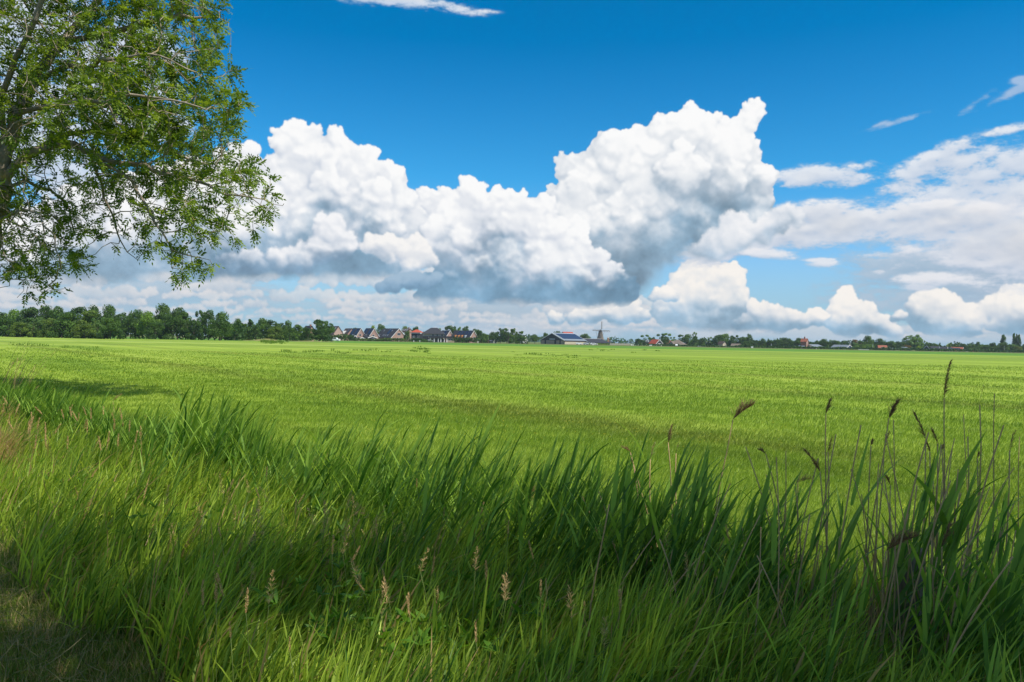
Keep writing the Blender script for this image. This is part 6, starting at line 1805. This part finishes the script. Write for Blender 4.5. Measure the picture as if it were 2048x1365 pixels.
gable_house('small_house', 'white gable glimpsed right of the loose garden tree', 'house', 700, 1046, 1054, 672.5, 681, 1041, 50, 'white', 'brown', trim='white')
gable_house('farmhouse', 'pale house gable glimpsed through the wood at the far left', 'house', 345, 18, 26, 641, 652, 8, 50, 'white', 'slate', trim='white')

# barn with the solar roof
r, L, W, Hr, He, X = gable_house('barn', 'big dark barn with a solar panel roof, pale wall panels and white roof edges', 'barn', 600, 1082.5, 1126.5, 666.5, 680.2, 1150, 55, 'green', 'grey', side=-1, gwin=(), over=0.5)
# the slope that faces the camera on this one lies on the right: same local -y side
sl = (Hr - He) / (W / 2); dv = Vector((0, -1, -sl)).normalized(); nn = Vector((0, -math.sin(math.atan(sl)), math.cos(math.atan(sl))))
def slope_sheet(r, xa, xb, q0, q1, mat, nm, Hr, lift=0.12):
    p = [Vector((xa, 0, Hr)) + dv * q0, Vector((xb, 0, Hr)) + dv * q0, Vector((xb, 0, Hr)) + dv * q1, Vector((xa, 0, Hr)) + dv * q1]
    return MB().hexa([tuple(v + nn * 0.003) for v in p] + [tuple(v + nn * lift) for v in p]).build(nm, mat, r)
slope_sheet(r, X(1.5), X(L - 0.5), 1.4, 0.82 * math.hypot(W / 2, Hr - He), M['solar'], 'solar_panel', Hr)
slope_sheet(r, X(-.45), X(L + .45), -0.02, 0.7, M['zinc'], 'ridge_cap', Hr, 0.16)
bandm = MB()
for a, b in ((-W / 2 + .6, -W / 2 + 4.2), (-W / 2 + 5.8, -W / 2 + 9.6), (-W / 2 + 12, W / 2 - 6.8), (W / 2 - 4.8, W / 2 - .5)):
    q0, q1 = sorted((X(0), X(-0.06))); bandm.box(q0, q1, a, b, 0.1, He * .88)
bandm.build('wall_panels', M['tan'], r)
q0, q1 = sorted((X(0), X(-0.08))); MB().box(q0, q1, -3.2, 3.6, He + .2, He + .95).build('pale_strip', M['zinc'], r)
MB().box(min(X(0.3), X(L - .3)), max(X(0.3), X(L - .3)), -W / 2 - .08, -W / 2, 0, He * .62).build('side_wall_panels', M['cream'], r)
gable_house('farmhouse', 'orange tiled roof standing up behind the barn', 'house', 680, 1122, 1128, 664, 668, 1144, 80, 'brick', 'red', side=-1, trim=None, over=.2)
r, L, W, Hr, He, X = gable_house('low_barn', 'long low barn with a dark roof and pale ridge in front of the windmill', 'barn', 640, 1150, 1176, 677.6, 685, 1204, 70, 'dark', 'slate', side=-1)
slope_sheet_ = MB().box(min(X(0), X(L)), max(X(0), X(L)), -.25, .25, Hr, Hr + .18).build('ridge_cap', M['white'], r)

# brick silo
d = 700; m = d / FPX
c = at(1217.5, 690, d); r = empty('brick_silo', (c.x, d, 0)); tag(r, 'square brown-brick tower with a pale cap right of the windmill', 'tower')
zt = at(1217.5, 676.3, d).z
flat_box(r, -3.2 * m, 0, -1.5, 1.5, -.1, zt, 'silo', 'wall'); flat_box(r, 0.003, 3.2 * m, -1.4, 1.6, -.1, zt - .7, 'brown', 'side_wall')
flat_box(r, -2.6 * m, 0.3 * m, -1.2, 1.2, zt, zt + .8, 'white', 'cap')
window(1.6 * m, zt * .62, .8, 1.0, -1.4, r); window(1.6 * m, zt * .3, .8, 1.0, -1.4, r)

# windmill
d = 1060; m = d / FPX
c = at(1200.5, 690, d)
mill = empty('windmill', (c.x, d, 0), R(8)); tag(mill, 'thatched tower windmill with four lattice sails rising behind the low barn', 'windmill')
hz_ = at(1201, 661.8, d).z
mb = MB(); k = 8
prof = [(0, 6.6), (1.2, 6.4), (4, 5.5), (8, 4.3), (12, 3.3), (hz_ - 1.6, 2.55)]
rings = [[(rr_ * math.cos(2 * math.pi * (i + .5) / k), rr_ * math.sin(2 * math.pi * (i + .5) / k), z) for i in range(k)] for z, rr_ in prof]
mb.add([p for q in rings for p in q], [(a * k + i, a * k + (i + 1) % k, (a + 1) * k + (i + 1) % k, (a + 1) * k + i) for a in range(len(prof) - 1) for i in range(k)] + [tuple((len(prof) - 1) * k + i for i in range(k))])
tw_ = mb.build('tower', M['millwood'], mill)
MB().tube([(0, 0, 5.2), (0, 0, 5.5)], [7.0, 7.0], 16).build('stage', M['post'], mill)
cap = MB()
cz = hz_ - 1.55
cp = [(-3.2, 0, cz), ]
sec = [(3.3, .6, 1.2), (2.2, 2.0, 2.5), (0, 2.5, 3.2), (-2.4, 2.1, 2.5), (-3.6, .8, 1.0)]
vs_, fs_ = [], []
for (y, hw_, hh) in sec:
    vs_ += [(-hw_, -y, cz), (-hw_ * .8, -y, cz + hh * .55), (0, -y, cz + hh), (hw_ * .8, -y, cz + hh * .55), (hw_, -y, cz)]
for a in range(4):
    for i in range(4): fs_.append((a * 5 + i, a * 5 + i + 1, a * 5 + 6 + i, a * 5 + 5 + i))
    fs_.append((a * 5 + 4, a * 5, a * 5 + 5, a * 5 + 9))
fs_ += [(0, 1, 2, 3, 4), (24, 23, 22, 21, 20)]
cap.add(vs_, fs_); cap.build('cap', M['dark'], mill)
for sg in (-1, 1): window(sg * 1.5, 10, .7, 1.0, -3.55, mill)
tailm = MB()
for sg in (-1, 1): tailm.tube([(0, 3.0, hz_ + .3), (sg * 1.0, 6.5, 4.8)], .14, 5).tube([(sg * 5.8, 1.2, hz_ - .9), (sg * 2.6, 5.0, 6.2)], .12, 5)
tailm.tube([(-6.0, 1.2, hz_ - .6), (6.0, 1.2, hz_ - .6)], .13, 5); tailm.build('tail_poles', M['millwood'], mill)
hub = MB().tube([(0, -2.8, hz_), (0, -4.7, hz_ + .1)], [.45, .38], 8).build('hub', M['dark'], mill)
SL = 12.1
for q in range(4):
    a = q * math.pi / 2 + R(1)
    ux, uz = math.sin(a), math.cos(a); vx, vz = math.cos(a), -math.sin(a)
    mb = MB()
    P_ = lambda s, t, y=-4.5: (ux * s + vx * t, y, hz_ + uz * s + vz * t)
    mb.tube([P_(0, 0), P_(SL, 0)], [.22, .10], 6)
    for t in (0.55, 1.15, 1.75): mb.tube([P_(2.2, t, -4.45), P_(SL - .1, t, -4.45)], .045, 4)
    for k2 in range(17): s_ = 2.2 + (SL - 2.3) * k2 / 16; mb.tube([P_(s_, -.35), P_(s_, 1.8)], .045, 4)
    mb.add([P_(2.2, -.45, -4.47), P_(SL, -.45, -4.47), P_(SL, -.05, -4.40), P_(2.2, -.05, -4.40), P_(2.2, -.45, -4.43), P_(SL, -.45, -4.43), P_(SL, -.05, -4.36), P_(2.2, -.05, -4.36)],
           [(0, 1, 2, 3), (4, 7, 6, 5), (0, 4, 5, 1), (1, 5, 6, 2), (2, 6, 7, 3), (3, 7, 4, 0)])
    mb.build('sail', M['millwood'], mill)

# long pale walls and fences
def wall_run(name, label, cat, px0, px1, d, y_top, thick, mat, posts=0, y_bot=None):
    a, b = at(px0, y_top, d), at(px1, y_top, d)
    r = empty(name, (a.x, d, 0)); tag(r, label, cat)
    z0 = at((px0 + px1) / 2, y_bot, d).z if y_bot else -.1
    L = b.x - a.x
    MB().box(0, L, -thick / 2, thick / 2, z0, a.z).build('panel', M[mat], r)
    for i in range(posts):
        x = L * i / (posts - 1)
        MB().box(x - .12, x + .12, -thick / 2 - .12, thick / 2 + .12, -.1, a.z + .25).build('post', M['post'], r)
    return r
wall_run('pale_fence', 'long pale fence with posts right of the brick silo', 'fence', 1213, 1260, 640, 687.0, .15, 'cream', 14)
wall_run('white_wall', 'long low white wall right of the pale fence', 'wall', 1261.5, 1303, 620, 688.4, .3, 'white', 0)
wall_run('white_rail', 'long white rail below the light green willow row', 'fence', 1717, 1737, 585, 699.2, .12, 'white', 6, 700.9)
wall_run('pale_fence', 'faint pale fence in the garden right of the dark pointed tree', 'fence', 1396, 1412, 600, 692.0, .1, 'zinc', 6, 693.4)

# farmhouses right of the windmill
r, L, W, Hr, He, X = gable_house('grey_house', 'low grey house with a white dormer under the open lit tree', 'house', 630, 1304, 1309, 680.2, 685.2, 1290, 75, 'tan', 'slate', trim=None)
dm = MB().box(X(4.5) - 1.1, X(4.5) + 1.1, -W / 2 + .2, -.5, He - .1, He + 1.6).build('dormer', M['white'], r); window(X(4.5), He + .8, .9, .8, -W / 2 + .2, dm)
gable_house('red_gable_house', 'white house with steep red roof and dark upper gable', 'house', 615, 1311.5, 1326, 679.3, 687.3, 1308.5, 25, 'white', 'red', gable_mat='dark', gwin=[(-2.1, 1.4, 1.2, 1.9), (0, 4.1, 1.2, 1.2), (2.0, 1.4, 1.0, 1.7)])
gable_house('small_house', 'brick-red roofed house squeezed between the red gable and the thatched farmhouse', 'house', 640, 1337.5, 1345, 681.5, 688, 1331, 55, 'pink', 'orange', trim=None, panels=[(1.5, .4, 1.5, 2)])
gable_house('thatched_farmhouse', 'large farmhouse with a broad hipped thatched roof', 'house', 612, 1362, 1377.5, 680.2, 689.5, 1342, 68, 'tan', 'thatch', trim=None, hip=5.0, over=0.8, wallwin=[(4, 1.3, 1.2, 1.4), (9, 1.2, 2.2, 2.2)], chimney=(13, .8))
gable_house('small_house', 'tan gabled front wing attached at the left of the thatched farmhouse', 'house', 606, 1337.5, 1346, 682.5, 688, 1350, 30, 'tan', 'thatch', side=-1, trim=None, gwin=[(-1, 1.4, .8, 1.8), (1, 1.4, .8, 1.8)])
gable_house('small_house', 'tiny white roof under the light tree', 'house', 640, 1419, 1421, 684, 686.6, 1413, 70, 'white', 'zinc', trim=None)
gable_house('farmhouse', 'orange-tan gabled house framed by trees', 'house', 612, 1444.5, 1453.5, 682.8, 687.6, 1441.5, 40, 'cream', 'brown', trim=None, gwin=[(-.6, 3.4, .9, 1), (.9, 1.4, 1.0, 1.5)])
gable_house('farm_shed', 'low brown-roofed shed with tan gable right of the orange-tan house', 'shed', 605, 1477, 1483.5, 687.7, 692, 1466, 60, 'tan', 'thatch', trim=None, gwin=[(0, 1.4, .9, .9)])
gable_house('farmhouse', 'orange roof tip with chimney above the round dark trees', 'house', 600, 1611, 1618, 677.4, 683, 1606, 50, 'brick', 'orange', trim=None, chimney=(2, 1.2))
gable_house('small_house', 'low pale house with a grey roof under the round dark trees', 'house', 600, 1606, 1612, 691, 693.5, 1600, 60, 'white', 'grey', trim=None)
gable_house('farm_shed', 'slate-blue roofed house with a white-edged gable looking left', 'house', 600, 1613, 1624, 689, 694, 1637.5, 75, 'white', 'grey', side=-1, over=.3, chimney=None)
gable_house('blue_gable_house', 'house with a bright blue gable edged in broad white boards', 'house', 600, 1687.5, 1710, 690.2, 698.0, 1681, 30, 'cream', 'grey', gable_mat='blue', over=0.5, gwin=[(0.5, 4.2, 1.0, 1.2)], door=(-1.5, 1.6, 2.0))
gable_house('small_house', 'low house with a red-brown roof between two tree domes', 'house', 600, 1771, 1775, 691.2, 696, 1758, 75, 'tan', 'orange', trim=None, wallwin=[(3.5, 1.8, 1.8, 1)])
gable_house('small_house', 'small tan house right of the low red-brown roof', 'house', 600, 1789, 1794, 697, 700, 1785, 60, 'cream', 'zinc', trim=None)
gable_house('small_house', 'grey-white roof peeping out left under the tall twin tree', 'house', 602, 1812, 1816, 694.5, 697.5, 1806, 60, 'pink', 'grey', trim=None)
gable_house('farmhouse', 'house with a dark green-black A-shaped gable and wide roof', 'house', 602, 1845, 1861, 691.6, 701.5, 1864, 30, 'green', 'brown', side=-1, trim='zinc')
gable_house('small_house', 'house with a grey sheet roof and tan gable right of the A-shaped one', 'house', 602, 1875, 1880, 693, 697, 1864, 70, 'tan', 'slate', trim='zinc')
gable_house('small_house', 'dark-roofed house with a bright white steep gable', 'house', 602, 1890, 1899, 694, 701, 1882, 55, 'white', 'slate', trim='white')
gable_house('small_house', 'white house with slate-blue panelled roof right of the white gable', 'house', 602, 1904, 1908, 695.5, 698.5, 1897, 70, 'white', 'slate', trim=None, panels=[(2, .3, 2.4, 2)])
gable_house('farmhouse', 'orange-roofed house with black solar panels and a white gable', 'house', 602, 1922, 1930, 694.8, 702, 1908, 62, 'white', 'orange', panels=[(4.0, 1.2, 4.2, 2.8)])
wall_run('white_annex', 'low white annex right of the orange solar roof', 'annex', 1930.5, 1934.5, 625, 700.8, 3, 'white', 0)
gable_house('small_house', 'tiny brown house glimpsed in the dark right-hand belt', 'house', 602, 1953, 1957, 701, 703.5, 1950, 60, 'cream', 'orange', trim=None)

# poles
def pole(px, y0, d, label, cat='pole', name='pole', mat='post', rad=.12, arm=None):
    p = at(px, y0, d); r = empty(name, (p.x, d, 0)); tag(r, label, cat)
    MB().tube([(0, 0, -.1), (0, 0, p.z * .5), (0, 0, p.z)], [rad, rad * .85, rad * .6], 8).build('shaft', M[mat], r)
    if arm: MB().tube([(0, 0, p.z), (arm, -.1, p.z + .15)], [rad * .6, rad * .5], 6).box(arm - .35, arm + .35, -.25, .05, p.z + .08, p.z + .2).build('lamp_head', M['zinc'], r)
    else: MB().tube([(0, 0, p.z), (0, 0, p.z + .12)], [rad * .9, rad * .3], 8).build('cap', M['zinc'], r)
    return r
pole(509.5, 641.5, 320, 'slim pale pole among the trees above the dry mound', rad=.10)
pole(1542.5, 688.5, 600, 'pale greenish pole at the dark tree in the right-hand belt', rad=.25)
pole(1745.5, 689.5, 600, 'grey pole right of the long white rail', rad=.18)
pole(2008.5, 692, 590, 'thin pole at the foot of the single poplar', rad=.12)

# ------------------------------------------------------------------ vehicles and small things
m_carw = plain('white_car_paint', (0.80, 0.80, 0.80), 0.25, 0.02, 1, 0.5)
m_tyre = plain('tyre_rubber', (0.02, 0.02, 0.02), 0.8, 0.1)
def car(px, d, label, rz, length=4.6, pickup=False, name='parked_car'):
    r = empty(name, (gx(px, d), d, 0), rz); tag(r, label, 'car')
    hl = length / 2; w = .88
    if pickup: prof = [(-hl, .35), (-hl, 1.05), (-.55, 1.05), (-.5, 1.75), (.9, 1.75), (1.5, 1.12), (hl, 1.0), (hl, .35)]
    else: prof = [(-hl, .35), (-hl, 1.0), (-hl * .8, 1.5), (.5, 1.52), (1.2, 1.0), (hl, .85), (hl, .35)]
    MB().prism(prof, 'y', -w, w).build('body', m_carw, r)
    win = [(-.38, 1.12), (-.34, 1.62), (.82, 1.62), (1.2, 1.15)] if pickup else [(-hl * .78, 1.02), (-hl * .7, 1.4), (.4, 1.42), (.95, 1.02)]
    for s_ in (-1, 1):
        MB().prism(win, 'y', s_ * w, s_ * (w + .02)).build('side_window', M['glass'], r)
    for x in (-hl * .62, hl * .62):
        for s_ in (-1, 1):
            wh = MB().tube([(x, s_ * (w - .2), .36), (x, s_ * (w + .03), .36)], .36, 14).build('wheel', m_tyre, r)
            MB().tube([(x, s_ * (w + .031), .36), (x, s_ * (w + .05), .36)], .2, 10).build('rim', M['zinc'], wh)
    for s_ in (-1, 1): MB().box(hl, hl + .03, s_ * .6 - .18, s_ * .6 + .18, .7, .88).build('headlight', M['zinc'], r)
    if pickup: MB().box(-.5 - .04, -.5 + .0, -.8, .8, 1.1, 1.68).build('rear_window', M['glass'], r)
    return r
car(669.5, 395, 'white pickup truck parked at the field edge by the twin-peaked trees', R(-8), 4.9, True, 'pickup_truck')
car(1158, 590, 'white car at the barn corner, leftmost of the white vehicles', R(15), 4.4)
car(1172, 592, 'white car before the low barn, middle of the white vehicles', R(-20), 4.2)
car(1188, 588, 'long white van right of the other white vehicles before the low barn', R(4), 5.4)
car(1353, 600, 'white car in front of the thatched farmhouse', R(80), 4.2)
car(860, 530, 'pale car half hidden by shrubs left of the pillared terrace', R(70), 4.2)
def trough(px, y, d, w, h, label, mat='white', name='field_box'):
    p = at(px, y, d); r = empty(name, (p.x, d, 0)); tag(r, label, 'box')
    MB().box(-w / 2, w / 2, -.5, .5, 0.05, h).build('body', M[mat], r)
    MB().box(-w / 2 - .08, w / 2 + .08, -.58, .58, h, h + .12).build('lid', M['zinc'], r)
trough(1301.5, 694, 560, 1.7, .8, 'small white box standing in the crop right of the white wall')
trough(1186, 692, 540, 1.6, .6, 'small white box in the crop below the low barn')
trough(1504, 697, 560, 1.4, 1.0, 'small pale box in the grass right of the farm group')
trough(468.5, 674, 300, .9, 1.6, 'small pale box at the foot of the small dome-shaped tree', 'cream')
for (px, lab) in ((827.6, 'white marker post, left of two below the red-roofed house'), (839.6, 'white marker post, right of two below the red-roofed house'), (956, 'white marker post right of the end gable of the terrace')):
    p = at(px, 682, 500); r = empty('marker_post', (p.x, 500, 0)); tag(r, lab, 'post')
    MB().box(-.18, .18, -.1, .1, -.1, 1.1).build('shaft', M['white'], r); MB().box(-.2, .2, -.12, .12, 1.1, 1.2).build('cap', M['zinc'], r)
# ------------------------------------------------------------------ the air over the plain
hz = MB().box(-2600, 2600, -60, 2700, -1.5, 32).build('haze', None)
m_h = bpy.data.materials.new('haze_air'); m_h.use_nodes = True; m_h.node_tree.nodes.clear()
T = NT(m_h.node_tree)
pv = T.n('ShaderNodeVolumePrincipled'); pv.inputs['Color'].default_value = (0.72, 0.86, 1.0, 1); pv.inputs['Density'].default_value = 0.00010; pv.inputs['Anisotropy'].default_value = 0.2
T.link(pv.outputs[0], T.n('ShaderNodeOutputMaterial').inputs['Volume'])
hz.data.materials.append(m_h)
tag(hz, kind='stuff'); hz['label'] = 'thin bluish haze of the air over the plain'
